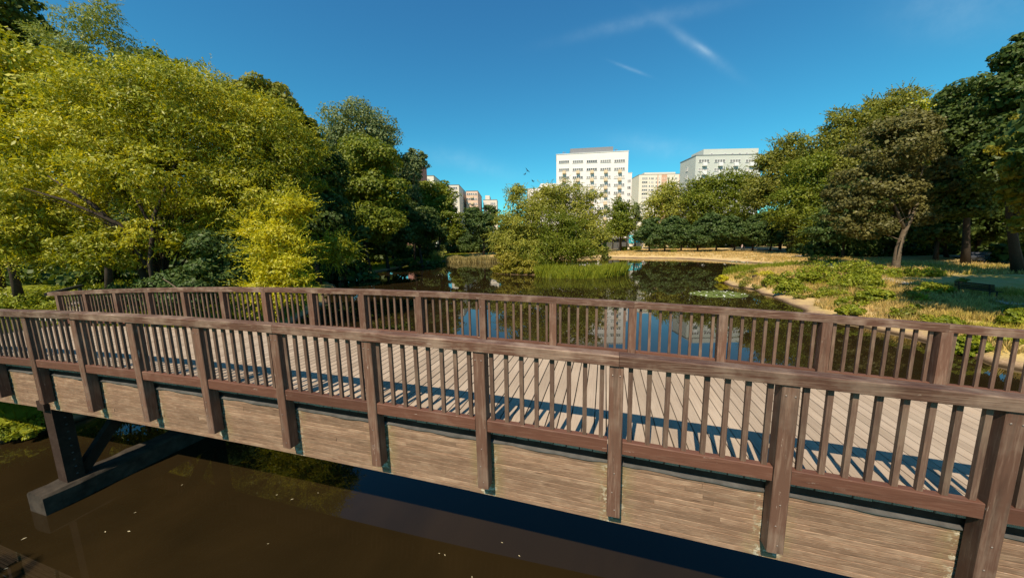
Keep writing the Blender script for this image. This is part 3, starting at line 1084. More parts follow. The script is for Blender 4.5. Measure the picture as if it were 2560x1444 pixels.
# --- left bank, far
tree('poplar_tree', 'tall dome-topped grey-green poplar on the left bank', 'tree', foot(905, 80),
     [px_ell(*a) for a in ((900, 348, 79, 84, 84), (850, 385, 79, 60, 80), (950, 390, 79, 58, 90), (900, 430, 79, 95, 90), (900, 500, 80, 90, 90))],
     'poplar', 52000, 0.34, 0.42, 101, 'bark_dark', 0.5, shell=0.85, nsub=40)
tree('broadleaf_tree', 'mid green maple in front of the dome-topped poplar on the left bank', 'tree', foot(920, 62),
     [px_ell(*a) for a in ((915, 425, 64, 85, 85), (870, 490, 62, 75, 80), (960, 500, 62, 58, 90), (925, 560, 60, 85, 50))],
     'green', 40000, 0.36, 0.42, 111, 'bark_dark', 0.35)
tree('poplar_tree', 'narrow feathery poplar at the right end of the left tree group', 'tree', foot(1035, 85),
     [px_ell(*a) for a in ((1036, 415, 84, 26, 46), (1055, 400, 84, 12, 24), (1012, 440, 84, 30, 60), (1020, 490, 85, 32, 50), (1030, 540, 85, 30, 50))],
     'poplar', 16000, 0.36, 0.42, 121, 'bark_dark', 0.3, ragged=0.15)
tree('broadleaf_tree', 'rounded green tree in front of the pale flats on the left', 'tree', foot(1090, 96),
     [px_ell(*a) for a in ((1085, 495, 94, 52, 48), (1120, 540, 93, 38, 45), (1050, 520, 92, 40, 60), (1142, 570, 90, 20, 28))],
     'green', 16000, 0.42, 0.5, 131, 'bark_dark', 0.35)
tree('broadleaf_tree', 'dark shaded tree at the water end of the left bank', 'tree', foot(1055, 78),
     [px_ell(*a) for a in ((1060, 565, 78, 60, 48), (1010, 550, 76, 40, 60))], 'dark', 14000, 0.4, 0.5, 141, 'bark_dark', 0.35)
tree('linden_tree', 'small round dark green tree left of the island at the edge of the dry lawn', 'tree', foot(1208, 104),
     [px_ell(*a) for a in ((1205, 560, 103, 38, 36), (1180, 545, 105, 30, 32), (1228, 540, 106, 22, 30))], 'linden', 9000, 0.45, 0.5, 151, 'bark_dark', 0.3)
# --- island
for lab, ft, el, lf, cnt, sd in (
    ('tall willow with a wispy tip on the left side of the island', (1320, 59), ((1290, 482, 58, 24, 32), (1295, 540, 58, 58, 58), (1258, 590, 57, 32, 55), (1310, 600, 57, 66, 60)), 'island', 24000, 161),
    ('darker green tree in the middle of the island', (1390, 57), ((1385, 580, 56, 55, 62), (1350, 630, 55.5, 60, 44), (1420, 630, 55.5, 65, 40), (1425, 570, 56, 40, 50)), 'green', 20000, 171),
    ('pale olive willow on the right side of the island', (1440, 60), ((1415, 500, 60, 56, 50), (1370, 505, 60, 44, 48), (1472, 530, 59, 42, 60), (1488, 600, 57, 38, 50), (1345, 515, 60, 30, 40), (1450, 580, 58, 55, 70)), 'island', 30000, 181),
):
    tree('willow_tree', lab, 'tree', foot(*ft), [px_ell(*a) for a in el], lf, int(cnt * 0.8), 0.15, 0.34, sd, 'bark', 0.22, strands=650, nlimb=14, droop=0.3, ragged=0.15, sub_r=(0.24, 0.44))
tree('shrub', 'low yellow-green shrub at the left waterline of the island', 'shrub', foot(1300, 54.5),
     [px_ell(*a) for a in ((1275, 650, 54.5, 32, 24), (1325, 656, 54, 34, 18), (1250, 630, 55.5, 14, 24))], 'yellow', 6000, 0.15, 0.3, 191, 'bark', 0.05, nlimb=6)
tree('shrub', 'low pale shrub at the right end of the island', 'shrub', foot(1500, 58),
     [px_ell(*a) for a in ((1500, 610, 58, 20, 32), (1512, 640, 58, 14, 14))], 'reed', 2500, 0.16, 0.32, 192, 'bark', 0.05, nlimb=6)
# --- far bank behind the island and to the right
far_list = [
    ('broadleaf_tree', 'rounded dark tree in front of the white tower block, right of the island', (1553, 112), ((1550, 530, 111, 30, 38), (1545, 570, 110, 34, 30), (1560, 555, 111, 30, 35)), 'green', 9000),
    ('broadleaf_tree', 'thin spindly tree in the gap between the white tower and the peach flats', (1588, 118), ((1590, 540, 118, 12, 26), (1590, 520, 118, 7, 20)), 'poplar', 1500),
    ('broadleaf_tree', 'pale olive tree in front of the peach striped flats', (1655, 124), ((1665, 490, 123, 38, 34), (1640, 530, 122, 36, 45), (1690, 520, 122, 40, 45)), 'island', 11000),
    ('broadleaf_tree', 'green tree hiding the lower left corner of the grey-green block', (1745, 120), ((1735, 490, 119, 42, 42), (1775, 470, 119, 34, 34), (1760, 520, 118, 55, 50)), 'green', 12000),
    ('broadleaf_tree', 'green tree in front of the middle of the grey-green block', (1830, 116), ((1825, 460, 115, 46, 36), (1860, 470, 115, 40, 40), (1840, 520, 114, 60, 50)), 'green', 13000),
    ('broadleaf_tree', 'tall olive tree at the right edge of the grey-green block', (1950, 98), ((1975, 375, 96, 42, 44), (1925, 410, 96, 34, 36), (1960, 450, 95, 70, 60), (1910, 480, 96, 45, 50)), 'olive', 22000),
    ('broadleaf_tree', 'broad high olive tree forming the crest of the right wood', (2140, 84), ((2240, 265, 84, 52, 44), (2180, 290, 83, 50, 40), (2120, 320, 82, 56, 50), (2060, 370, 82, 50, 50), (2200, 380, 80, 90, 90), (2100, 430, 80, 80, 70)), 'olive', 42000),
    ('broadleaf_tree', 'mid green tree below the high olive crest of the right wood', (2030, 78), ((2030, 440, 78, 60, 60), (1990, 520, 77, 60, 60), (2090, 520, 74, 60, 70), (2060, 580, 72, 60, 40)), 'green', 24000),
    ('broadleaf_tree', 'yellow-green sapling crown poking up beside the high olive crest', (2290, 66), ((2290, 300, 66, 34, 48), (2250, 370, 66, 50, 50)), 'willow', 9000),
    ('conifer_tree', 'small pale conical tree at the edge of the right wood', (2000, 80), ((2000, 605, 79, 30, 22), (2000, 580, 79, 20, 22), (2000, 556, 79, 10, 18)), 'brown', 5000),
]
for i, (nm, lab, ft, el, lf, cnt) in enumerate(far_list):
    s = ft[1] / 100
    tree(nm, lab, 'tree', foot(*ft), [px_ell(*a) for a in el], lf, int(cnt * 0.85), 0.40 * s ** 0.5, 0.46 * s ** 0.5, 200 + i * 7, 'bark_dark', 0.35, strands=int(cnt * 0.03), nlimb=10, nsub=34, ragged=0.15)
for i, (lab, ft, el, lf, cnt) in enumerate((
    ('mid green tree filling the wood between the pale cone and the leaning maple', (2110, 62), ((2090, 560, 62, 60, 50), (2130, 500, 63, 50, 60), (2160, 590, 60, 40, 30)), 'linden', 14000),
    ('mid green tree behind the right boughs of the leaning maple', (2370, 58), ((2360, 480, 58, 70, 80), (2340, 570, 57, 60, 36), (2420, 560, 56, 50, 40)), 'green', 16000),
    ('deep green tree hanging low behind the parked car', (2490, 56), ((2480, 500, 56, 60, 70), (2520, 570, 55, 60, 36), (2440, 590, 56, 40, 26)), 'linden', 15000),
    ('tall green tree between the high olive crest and the spiky dark tree', (2320, 74), ((2320, 370, 74, 60, 80), (2350, 300, 74, 30, 40), (2300, 450, 74, 70, 70)), 'green', 18000),
)):
    tree('broadleaf_tree', lab, 'tree', foot(*ft), [px_ell(*a) for a in el], lf, cnt, 0.34, 0.4, 400 + i * 9, 'bark_dark', 0.3, strands=int(cnt * 0.03), nlimb=8, nsub=30)
# near right
tf = hit(2238, 672)
tree('maple_tree', 'brownish-leaved maple with a bare sunlit trunk leaning right on the right bank', 'tree', (tf[0], tf[1]),
     [px_ell(*a) for a in ((2225, 370, 42, 95, 75), (2150, 470, 42, 75, 60), (2320, 440, 43, 62, 72), (2240, 480, 41, 60, 60), (2270, 320, 43, 70, 50), (2170, 565, 41, 55, 40), (2290, 540, 41, 50, 30), (2110, 540, 42, 40, 40))],
     'brown', 34000, 0.22, 0.28, 301, 'bark_pale', 0.12, top=at(2315, 400, 41.5), nlimb=12, sub_r=(0.2, 0.36), nsub=30, solid=0.06,
     extra=[([tuple(tf), at(2246, 620, 41), at(2262, 575, 40.5), at(2288, 525, 40.5), at(2300, 460, 41)], (0.42, 0.34, 0.28, 0.20, 0.10)),
            ([at(2262, 575, 40.5), at(2240, 520, 40.8), at(2200, 450, 41)], (0.20, 0.14, 0.06))])
tree('broadleaf_tree', 'tall dark tree with spiky top rising over the right wood', 'tree', foot(2420, 44),
     [px_ell(*a) for a in ((2420, 270, 44, 62, 80), (2370, 250, 46, 22, 36), (2385, 350, 44, 60, 90), (2470, 330, 42, 80, 110), (2400, 470, 42, 80, 80))],
     'dark', 34000, 0.28, 0.34, 311, 'bark_dark', 0.4, nsub=36, ragged=0.15)
tree('broadleaf_tree', 'dark green tree at the right edge reaching the highest point of the view there', 'tree', foot(2560, 34),
     [px_ell(*a) for a in ((2545, 140, 34, 42, 50), (2510, 230, 34, 50, 60), (2590, 250, 34, 80, 110), (2540, 380, 33, 80, 100))],
     'dark', 26000, 0.26, 0.32, 321, 'bark_dark', 0.4, nsub=34)
tree('broadleaf_tree', 'yellowing tree with pale golden leaves cut off by the right edge', 'tree', foot(2660, 22),
     [px_ell(*a) for a in ((2555, 410, 21, 48, 38), (2545, 480, 21, 42, 30), (2570, 560, 21, 40, 28), (2640, 330, 22, 90, 110), (2660, 480, 21, 80, 110))],
     'yellow', 18000, 0.16, 0.2, 331, 'bark_dark', 0.2, sub_r=(0.2, 0.35), ragged=0.15)
# trees just outside the right of the frame that shade the bank
for i, (x, y, zc, r_) in enumerate(((25.5, 13.0, 10.0, 3.6), (31, 16.5, 11, 4.2), (38, 20, 12, 4.8), (46, 25, 13, 5.2))):
    tree('broadleaf_tree', ('leafy green tree beyond the right edge of the view beside the bench', 'spreading green tree farthest outside the right edge by the bridge landing',
                            'big shady green tree to the right of the bench path', 'tall green tree behind the bench on the right')[i], 'tree', (x, y),
         [((x, y, zc), (r_, r_, r_ * 0.8)), ((x + 1.5, y + 1.5, zc - 2), (r_ * 0.8, r_ * 0.8, r_ * 0.5))], 'linden', 9000, 0.34, 0.4, 340 + i, 'bark_dark', 0.3)

tree('broadleaf_tree', 'green tree standing behind the viewer on the left bank, shading the water', 'tree', (-19, -8),
     [((-14.5, -5.0, 9.5), (4.2, 3.2, 2.6)), ((-18, -8, 8.5), (4, 4, 3)), ((-9, -7.5, 10.5), (3.6, 3.0, 2.0))], 'green', 16000, 0.26, 0.32, 352, 'bark_dark', 0.3)

# background trees: five built once, then copied with shared meshes
protos = []
kinds = (('dark', 'very dark green'), ('green', 'mid green'), ('linden', 'deep green'), ('olive', 'olive green'), ('dark', 'shaded'))
for i, (lf, word) in enumerate(kinds):
    r = np.random.default_rng(500 + i)
    el = [((r.uniform(-1.5, 1.5), r.uniform(-1.5, 1.5), z), (rd, rd, rz)) for z, rd, rz in ((5.0, 4.0, 2.6), (8.5, 4.2, 3.2), (11.6, 2.8, 2.6))]
    el.append(((r.uniform(2, 3), r.uniform(-2, 2), 6.5), (2.6, 2.6, 2.2)))
    el.append(((-r.uniform(2, 3), r.uniform(-2, 2), 7.5), (2.6, 2.6, 2.2)))
    q_, cents = foliage(el, 11000, 0.42, 0.5, 510 + i, nsub=30, ragged=0.15, solid=0.16)
    cm = quads_mesh('crown', q_[q_[:, :, 2].min(1) > 0.6])
    cm.materials.append(L[lf])
    tb = limbs_mesh((0, 0, -0.3), (0, 0, 10.5), cents[:9], 0.28, 520 + i)
    tm = tb.mesh('trunk', smooth=True)
    tm.materials.append(M['bark_dark'])
    protos.append((cm, tm, lf, word))


def place_bg(x, y, k, sx, szz, rot, label, name='background_tree', group='trees of the park woodland'):
    cm, tm, lf, word = protos[k]
    t = thing(name, label, 'tree', (x, y, hz(x, y)), rot, group)
    t.scale = (sx, sx, szz)
    link('crown', cm, None, t)
    link('trunk', tm, None, t)
    return t


r = np.random.default_rng(77)
bg = []
# left bank wood
for Yd, pxs, hh in ((46, (-250, 40, 180, 320, 470, 600, 730), 0.95), (58, (-300, -120, 60, 220, 380, 520, 660, 790), 1.1), (72, (300, 460, 600, 720, 830, 960), 1.15),
                    (92, (560, 680, 780, 880, 980), 1.15), (108, (760, 860, 950, 1030, 1090), 1.0), (122, (1140,), 0.8)):
    for px in pxs:
        f = foot(px + r.uniform(-12, 12), Yd + r.uniform(-3, 3))
        bg.append((f[0], f[1], int(r.choice([0, 1, 2, 4])), hh * r.uniform(0.9, 1.1), hh * r.uniform(0.9, 1.1), 'left'))
# far row
for px in (1172, 1212, 1250, 1290, 1330, 1370, 1405):
    f = foot(px, 122 + r.uniform(-3, 3))
    bg.append((f[0], f[1], 2, r.uniform(0.75, 0.9), r.uniform(0.62, 0.72), 'far'))
# the row of dark lindens along the far path and what stands behind
for j, px in enumerate((1622, 1662, 1703, 1745, 1790, 1836, 1882, 1925)):
    f = foot(px, 103 - j * 1.6)
    bg.append((f[0], f[1], 2, r.uniform(0.78, 0.9), r.uniform(0.70, 0.82), 'row'))
for px in (1625, 1680, 1735, 1790, 1845, 1900, 1950, 2000):
    f = foot(px, 128 + r.uniform(-4, 4))
    bg.append((f[0], f[1], int(r.choice([1, 2, 3])), 1.05, r.uniform(0.85, 1.0), 'behind'))
for Yd, pxs, hh in ((96, (1985, 2050, 2120, 2190, 2260, 2330), 1.05), (70, (2120, 2200, 2290, 2380, 2470, 2560, 2650), 1.05), (88, (2380, 2480, 2580, 2700), 1.2),
                    (54, (2350, 2450, 2600, 2720), 1.0), (40, (2680, 2800), 1.0), (120, (2060, 2150, 2250, 2350), 1.25)):
    for px in pxs:
        f = foot(px + r.uniform(-12, 12), Yd + r.uniform(-3, 3))
        bg.append((f[0], f[1], int(r.choice([0, 1, 2, 4])), hh * r.uniform(0.9, 1.1), hh * r.uniform(0.9, 1.1), 'right'))
words = ('very dark green', 'mid green', 'deep green', 'olive green', 'shaded dark')
marks = {
    'left': ((-50, 'beyond the left edge of the view'), (60, 'at the very left edge'), (150, 'left of the spreading willow stems'), (260, 'behind the left boughs of the spreading willow'),
             (420, 'behind the stems of the spreading willow'), (530, 'behind the dark undergrowth shrub'), (640, 'behind the left side of the bright shrub'), (760, 'behind the right side of the bright shrub'),
             (850, 'above the small sunlit spray'), (910, 'below the dome-topped poplar'), (970, 'below the mid green maple'), (1040, 'below the feathery poplar'), (1110, 'beside the rounded green tree'), (1300, 'left of the small round linden')),
    'right': ((2030, 'beside the small pale conical tree'), (2090, 'just right of the small pale conical tree'), (2150, 'left of the leaning maple'), (2215, 'directly behind the leaning maple trunk'),
              (2280, 'right of the leaning maple trunk'), (2340, 'behind the right boughs of the maple'), (2410, 'left of the parked car'), (2480, 'behind the parked car'), (2540, 'right of the parked car'), (9999, 'beyond the right edge of the view')),
    'far': ((1190, 'directly left of the small round linden'), (1230, 'right of the small round linden'), (1270, 'behind the wispy willow tip'), (1310, 'behind the left half of the island'),
            (1350, 'behind the middle of the island'), (1390, 'behind the right half of the island'), (9999, 'below the left edge of the white tower')),
    'row': ((1640, 'first on the left beside the graffiti wall'), (1680, 'second from the graffiti wall'), (1720, 'third from the graffiti wall'), (1770, 'below the left end of the grey-green block'),
            (1810, 'below the middle of the grey-green block'), (1860, 'above the woman in pink'), (1900, 'just right of the woman in pink'), (9999, 'last on the right')),
    'behind': ((1650, 'in front of the left end of the peach flats'), (1700, 'in front of the right end of the peach flats'), (1750, 'under the left corner of the grey-green block'), (1800, 'under the second windows of the grey-green block'),
               (1860, 'under the third windows of the grey-green block'), (1920, 'under the right end of the grey-green block'), (1970, 'behind the tall olive tree'), (9999, 'left behind the high olive crest')),
}
heads = {'left': '%s %s-rank tree in left wood ', 'right': '%s %s-rank tree in right wood ', 'far': 'low %s tree on the far bank, ', 'row': 'spreading %s linden in the lakeside row, ', 'behind': '%s tree behind the linden row, '}
grp = {'left': 'trees of the left wood', 'far': 'trees behind the island', 'row': 'lindens along the far path', 'behind': 'trees behind the lindens', 'right': 'trees of the right wood'}
ranks = ((50, 'front'), (64, 'second'), (80, 'third'), (92, 'fourth'), (102, 'fifth'), (999, 'rear'))
used_labels = set()
for x, y, k, sx, szz, w_ in bg:
    px = 1280 + x / y * F_PX
    if (w_ == 'left' and (px < -60 or (y > 86 and px < 900))) or (w_ == 'right' and (px > 2720 or (y > 80 and px > 2480))):
        continue                                # nothing of these could be seen
    mk = next(t_ for lim, t_ in marks[w_] if px < lim)
    rk = next(t_ for lim, t_ in ranks if y < lim)
    hd = heads[w_] % ((words[k], rk) if w_ in ('left', 'right') else (words[k],))
    lb = hd + mk
    lb = ' '.join(lb.split()[:16])
    if lb in used_labels:
        lb = 'second ' + ' '.join(lb.split()[:15])
    used_labels.add(lb)
    place_bg(x, y, k, sx, szz, r.uniform(0, 6.28), lb, 'linden_tree' if w_ == 'row' else 'background_tree', grp[w_])
# distant wood closing the horizon, one mass
dq = []
for px in range(-900, 3500, 45):
    f = foot(px, 175 if not (1350 < px < 1900) else 330)
    q_, _ = foliage([((f[0], f[1], 6), (9, 7, 6))], 420, 1.6, 1.8, px + 2000, nsub=10)
    dq.append(q_)
dq = np.concatenate(dq)
dq = dq[dq[:, :, 2].min(1) > 0.5]
link('distant_woodland', quads_mesh('distant_woodland', dq), L['dark'], None, kind='stuff', label='far dark belt of woodland closing the horizon behind the park', category='woodland')

# ------------------------------------------------------------------ undergrowth and reeds (nobody could count them)
def scatter_mass(name, label, cat, spots, leaf, lw, lh, count, seed):
    r_ = np.random.default_rng(seed)
    el = []
    for x, y, rad, h in spots:
        zg = hz(x, y)
        el.append(((x, y, zg + h * 0.4), (rad, rad * 0.8, h * 0.6)))
    q2, _ = foliage(el, count, lw, lh, seed, nsub=8, solid=0.3)
    mn = q2[:, :, 2].min(1)
    q2 = q2[mn > 0.02]
    return link(name, quads_mesh(name, q2), L[leaf], None, kind='stuff', label=label, category=cat)


r = np.random.default_rng(5)
sp = []
for Yd, pxs in ((44, range(-200, 760, 50)), (52, range(700, 900, 24)), (60, range(-300, 780, 60)), (100, range(600, 1090, 30)), (78, range(640, 1100, 40)), (120, range(900, 1250, 22))):
    for px in pxs:
        f = foot(px + r.uniform(-15, 15), Yd + r.uniform(-4, 4))
        sp.append((f[0], f[1], r.uniform(3, 5), r.uniform(2.5, 4.5)))
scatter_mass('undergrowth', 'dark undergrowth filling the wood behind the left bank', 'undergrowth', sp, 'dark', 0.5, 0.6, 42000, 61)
sp = []
for Yd, pxs in ((46, range(2500, 2760, 50)), (66, range(2030, 2760, 32)), (76, range(2010, 2500, 30)), (92, range(1990, 2600, 26)), (124, range(1160, 1480, 18)), (122, range(1640, 2060, 18)), (104, range(2000, 2350, 28)), (84, range(2130, 2700, 40)), (62, range(2480, 2900, 60))):
    for px in pxs:
        f = foot(px + r.uniform(-10, 10), Yd + r.uniform(-2, 2))
        sp.append((f[0], f[1], r.uniform(2.5, 4.5), r.uniform(2.5, 4.5)))
scatter_mass('undergrowth', 'dark undergrowth filling the wood behind the right and far banks', 'undergrowth', sp, 'dark', 0.5, 0.6, 60000, 62)


r = np.random.default_rng(15)
sp = []
for k in range(90):
    u_ = r.random() ** 1.8
    px, py = 1850 + 700 * u_ + r.normal() * 40, 690 + 120 * u_ * r.random() + r.uniform(-25, 90) * (0.3 + u_)
    p = hit(px, py)
    if hz(p[0], p[1]) > 0.12 and p[1] < 48 and (px < 2330 or k % 5 == 0):
        sp.append((p[0], p[1], r.uniform(0.3, 0.85), r.uniform(0.3, 0.75)))
scatter_mass('weed_cover', 'mixed low leafy weeds covering the sandy right bank', 'weeds', sp[::2], 'weeds', 0.06, 0.13, 10000, 63)
scatter_mass('weed_cover', 'darker low herbs dotted over the right bank', 'weeds', sp[1::2], 'olive', 0.05, 0.13, 12000, 64)
sp = [(ISLAND[0] + (ISLAND[2] - 0.6) * math.cos(a), ISLAND[1] + (ISLAND[3] - 0.5) * math.sin(a), 1.1, 1.3) for a in np.linspace(3.0, 6.4, 26)]
scatter_mass('weed_cover', 'yellow-green herbs fringing the waterline of the island', 'weeds', sp, 'yellow', 0.12, 0.26, 14000, 65)


def blades(pts, zb_, h, wd, seed, lean=0.25):
    r_ = np.random.default_rng(seed)
    n_ = len(pts)
    h = h * r_.uniform(0.55, 1.15, n_)
    a = r_.uniform(0, 6.283, n_)
    w2 = wd * r_.uniform(0.6, 1.3, n_) / 2
    dx, dy = np.cos(a) * w2, np.sin(a) * w2
    lx, ly = r_.normal(size=n_) * lean * h, r_.normal(size=n_) * lean * h
    v = np.zeros((n_, 4, 3))
    v[:, 0] = np.stack([pts[:, 0] - dx, pts[:, 1] - dy, zb_], 1)
    v[:, 1] = np.stack([pts[:, 0] + dx, pts[:, 1] + dy, zb_], 1)
    v[:, 2] = np.stack([pts[:, 0] + lx * 0.5 + dx * 0.7, pts[:, 1] + ly * 0.5 + dy * 0.7, zb_ + h * 0.6], 1)
    v[:, 3] = np.stack([pts[:, 0] + lx, pts[:, 1] + ly, zb_ + h], 1)
    return v


# grass: colour follows the same dry and green patches as the soil below
mt, g, out = newmat('meadow grass blades')
gp = g.n('ShaderNodeNewGeometry')
c, sep, n2, n3 = ground_colour(g, gp.outputs['Position'])
c = g.mix(1.0, c, g.ramp(gp.outputs['Random Per Island'], [(0, (0.65, 0.7, 0.5)), (0.5, (1.0, 1.0, 0.9)), (1, (1.45, 1.35, 1.1))]), 'MULTIPLY')
d = g.n('ShaderNodeBsdfDiffuse')
g.set(d.inputs[0], c)
t_ = g.n('ShaderNodeBsdfTranslucent')
g.set(t_.inputs[0], c)
mx = g.n('ShaderNodeMixShader')
mx.inputs[0].default_value = 0.3
g.t.links.new(d.outputs[0], mx.inputs[1])
g.t.links.new(t_.outputs[0], mx.inputs[2])
g.t.links.new(mx.outputs[0], out.inputs[0])
M['grass'] = mt


def grass_patch(name, label, x0, x1, y0, y1, n_, h, wd, seed, kz=0.5):
    r_ = np.random.default_rng(seed)
    P_ = np.stack([r_.uniform(x0, x1, n_), r_.uniform(y0, y1, n_)], 1)
    z_ = height(P_[:, 0], P_[:, 1])
    cl = vnoise(P_[:, 0], P_[:, 1], 1.1, 8) * 0.6 + vnoise(P_[:, 0], P_[:, 1], 0.4, 9) * 0.4
    keep = (z_ > kz) & (cl > r_.uniform(0.25, 0.65, n_))
    P_, z_, cl = P_[keep], z_[keep], cl[keep]
    v = blades(P_, z_ - 0.02, h * (0.4 + cl), wd, seed + 1, 0.3)
    return link(name, quads_mesh(name, v), M['grass'], None, kind='stuff', label=label, category='grass')


grass_patch('meadow_grass', 'rough green and straw-coloured grass on the near right bank', 14, 36, 11, 36, 110000, 0.40, 0.045, 71, 0.3)
grass_patch('meadow_grass', 'rough grass farther back on the right bank', 12, 62, 33, 70, 70000, 0.45, 0.09, 73, 0.3)
grass_patch('meadow_grass', 'green grass on the left bank beside the bridge landing', -46, -12.5, -4, 32, 110000, 0.38, 0.055, 75, 0.3)
grass_patch('meadow_grass', 'dry grass on the far bank below the lindens', -26, 66, 66, 116, 120000, 0.26, 0.16, 77, 0.5)
grass_patch('meadow_grass', 'shaded grass on the far left bank', -50, -10, 34, 90, 40000, 0.5, 0.14, 79, 0.5)


def reed_bed(name, label, pxs, leaf, h, n_, wd, seed, jitter=0.8, rows=1.0):
    """pxs: waterline pixels front to back outline"""
    r_ = np.random.default_rng(seed)
    a = np.array([ground(x, y, 0.0)[:2] for x, y in pxs])
    t = r_.random(n_) * (len(a) - 1)
    i = t.astype(int)
    P_ = a[i] + (a[i + 1] - a[i]) * (t - i)[:, None]
    back = r_.random(n_) ** 1.2 * rows
    P_ = P_ + np.array([0.03, 1.0]) * back[:, None] + r_.normal(size=(n_, 2)) * jitter * 0.25
    hh = h * (0.55 + 0.75 * vnoise(P_[:, 0], P_[:, 1], 0.9, seed))
    v = blades(P_, np.full(n_, -0.05), hh, wd, seed + 1, 0.24)
    return link(name, quads_mesh(name, v), L[leaf], None, kind='stuff', label=label, category='reeds')


reed_bed('reeds', 'green reeds standing in the water at the right front of the island',
         ((1345, 692), (1380, 695), (1440, 697), (1500, 695), (1545, 690), (1568, 684)), 'weeds', 1.55, 12000, 0.075, 81, 0.8, 6.0)
reed_bed('reeds', 'straw-coloured reed bed along the far left shore', ((1116, 654), (1150, 655), (1200, 655), (1250, 655)), 'dryreed', 1.5, 8000, 0.16, 83, 1.0, 5.0)
reed_bed('reeds', 'small clump of green reeds at the shaded left shore', ((1082, 657), (1098, 657)), 'reed', 3.2, 700, 0.16, 85, 0.8, 2.0)
reed_bed('reeds', 'bright green sedge along the back of the little headland', ((1835, 688), (1880, 683), (1950, 676), (2000, 668)), 'weeds', 1.2, 6000, 0.07, 87, 0.8, 2.2)

# bushes on the right bank ------------------------------------------------
def bush(label, px, py, rxp, ryp, leaf, n_, seed, z=1.1, name='bush', cat='bush', lw=0.10, lh=0.17):
    p = hit(px, py)
    k = p[1] / F_PX
    zg = hz(p[0], p[1])
    el = [((p[0], p[1], zg + ryp * k * 0.55), (rxp * k, rxp * k * 0.75, ryp * k))]
    el += [((p[0] + o_ * rxp * k, p[1] + 0.2 * rxp * k * s, zg + ryp * k * 0.35), (rxp * k * 0.5, rxp * k * 0.45, ryp * k * 0.7)) for o_, s in ((-0.7, 1), (0.75, -1))]
    t = thing(name, label, cat, (p[0], p[1], zg))
    q2, cents = foliage(el, n_, lw, lh, seed, nsub=12, solid=0.15, ragged=0.15)
    q2 = q2[q2[:, :, 2].min(1) > zg - 0.05]
    link('leaves', quads_mesh('leaves', q2 - np.array([p[0], p[1], zg])), L[leaf], t)
    b = MB()
    for c_ in cents[:7]:
        b.tube([(0, 0, -0.1), ((c_[0] - p[0]) * 0.5, (c_[1] - p[1]) * 0.5, (c_[2] - zg) * 0.6), tuple(c_ - np.array([p[0], p[1], zg]))], (0.03, 0.02, 0.006), 4)
    link('stems', b.mesh('stems'), M['bark'], t)
    return t


for i, a in enumerate((
    ('broad yellow-green bramble bush in the middle of the right bank', 2075, 708, 85, 44, 'weeds', 9000),
    ('yellow-green bush adjoining the right end of the broad bramble', 2145, 722, 50, 26, 'weeds', 4000),
    ('round dark-based bush at the sandy edge behind the headland', 1975, 735, 32, 24, 'weeds', 3000),
    ('small leafy bush left of the broad bramble', 1940, 712, 26, 20, 'weeds', 2200),
    ('bush at the foot of the leaning maple trunk', 2195, 690, 40, 22, 'weeds', 3500),
    ('low weedy clump right of the leaning maple trunk', 2290, 690, 50, 16, 'weeds', 3000),
    ('bushy weed clump in the middle of the near grass', 2185, 752, 36, 26, 'weeds', 3500),
    ('dark leafy weed just above the far railing below the maple', 2125, 785, 26, 16, 'weeds', 2400),
    ('green weed clump beside the shaded path', 2330, 738, 36, 22, 'weeds', 3000),
    ('leafy weed growing close to the far railing under the bench', 2365, 818, 30, 20, 'weeds', 3000),
    ('weed clump at the right edge above the far railing', 2550, 812, 34, 28, 'weeds', 3000),
    ('tiny green shrub on the very tip of the headland', 1806, 704, 14, 12, 'bright', 900),
    ('yellow-flowering weeds on the back of the headland', 1915, 690, 26, 8, 'bright', 1200),
    ('green bush on the crest of the far dry bank', 1985, 634, 14, 9, 'green', 1200),
    ('small bush on the far dry bank below the lindens', 1684, 630, 7, 6, 'weeds', 500),
    ('bushy weeds between the near railing and the waterline on the right', 2420, 885, 40, 36, 'weeds', 3500),
    ('dark bush at the top of the inlet beside the far bank', 2050, 660, 34, 16, 'green', 2500),
)):
    bush(*a, 600 + i)
bush('leafy green weeds on the left bank under the footbridge', 40, 1085, 70, 26, 'weeds', 5000, 641, 0.5, lw=0.05, lh=0.10)
bush('tall weeds on the left bank behind the end of the handrail', 60, 770, 110, 30, 'weeds', 9000, 642, 1.6)
# clipped hedges by the far path
for i, (x0_, x1_) in enumerate(((1500, 1522), (1553, 1568), (1574, 1603))):
    a_, b_ = ground(x0_, 606, 1.6), ground(x1_, 606, 1.6)
    cx_, cy_ = (a_[0] + b_[0]) / 2, 112
    wd = (x1_ - x0_) / F_PX * 112
    t = thing('hedge', ('clipped hedge just right of the island on the far bank', 'short clipped hedge block in front of the dark porch', 'clipped hedge below the turquoise graffiti wall')[i], 'hedge',
              (at((x0_ + x1_) / 2, 605, 112)[0], 112, 1.55))
    mb = MB()
    rr_ = np.random.default_rng(i)
    n_ = 1500
    P_ = rr_.uniform(-0.5, 0.5, (n_, 3)) * np.array([wd, 1.0, 1.2]) + np.array([0, 0, 0.6])
    ax = rr_.integers(0, 3, n_)
    q2 = []
    nm = rr_.normal(size=(n_, 3))
    tg = rr_.normal(size=(n_, 3))
    nm /= np.linalg.norm(nm, axis=1)[:, None]
    tg -= nm * (tg * nm).sum(1)[:, None]
    tg /= np.linalg.norm(tg, axis=1)[:, None]
    bt = np.cross(nm, tg)
    q2 = np.stack([P_ - tg * .12, P_ + bt * .1, P_ + tg * .12, P_ - bt * .1], 1)
    link('leaves', quads_mesh('leaves', q2), L['weeds'], t)

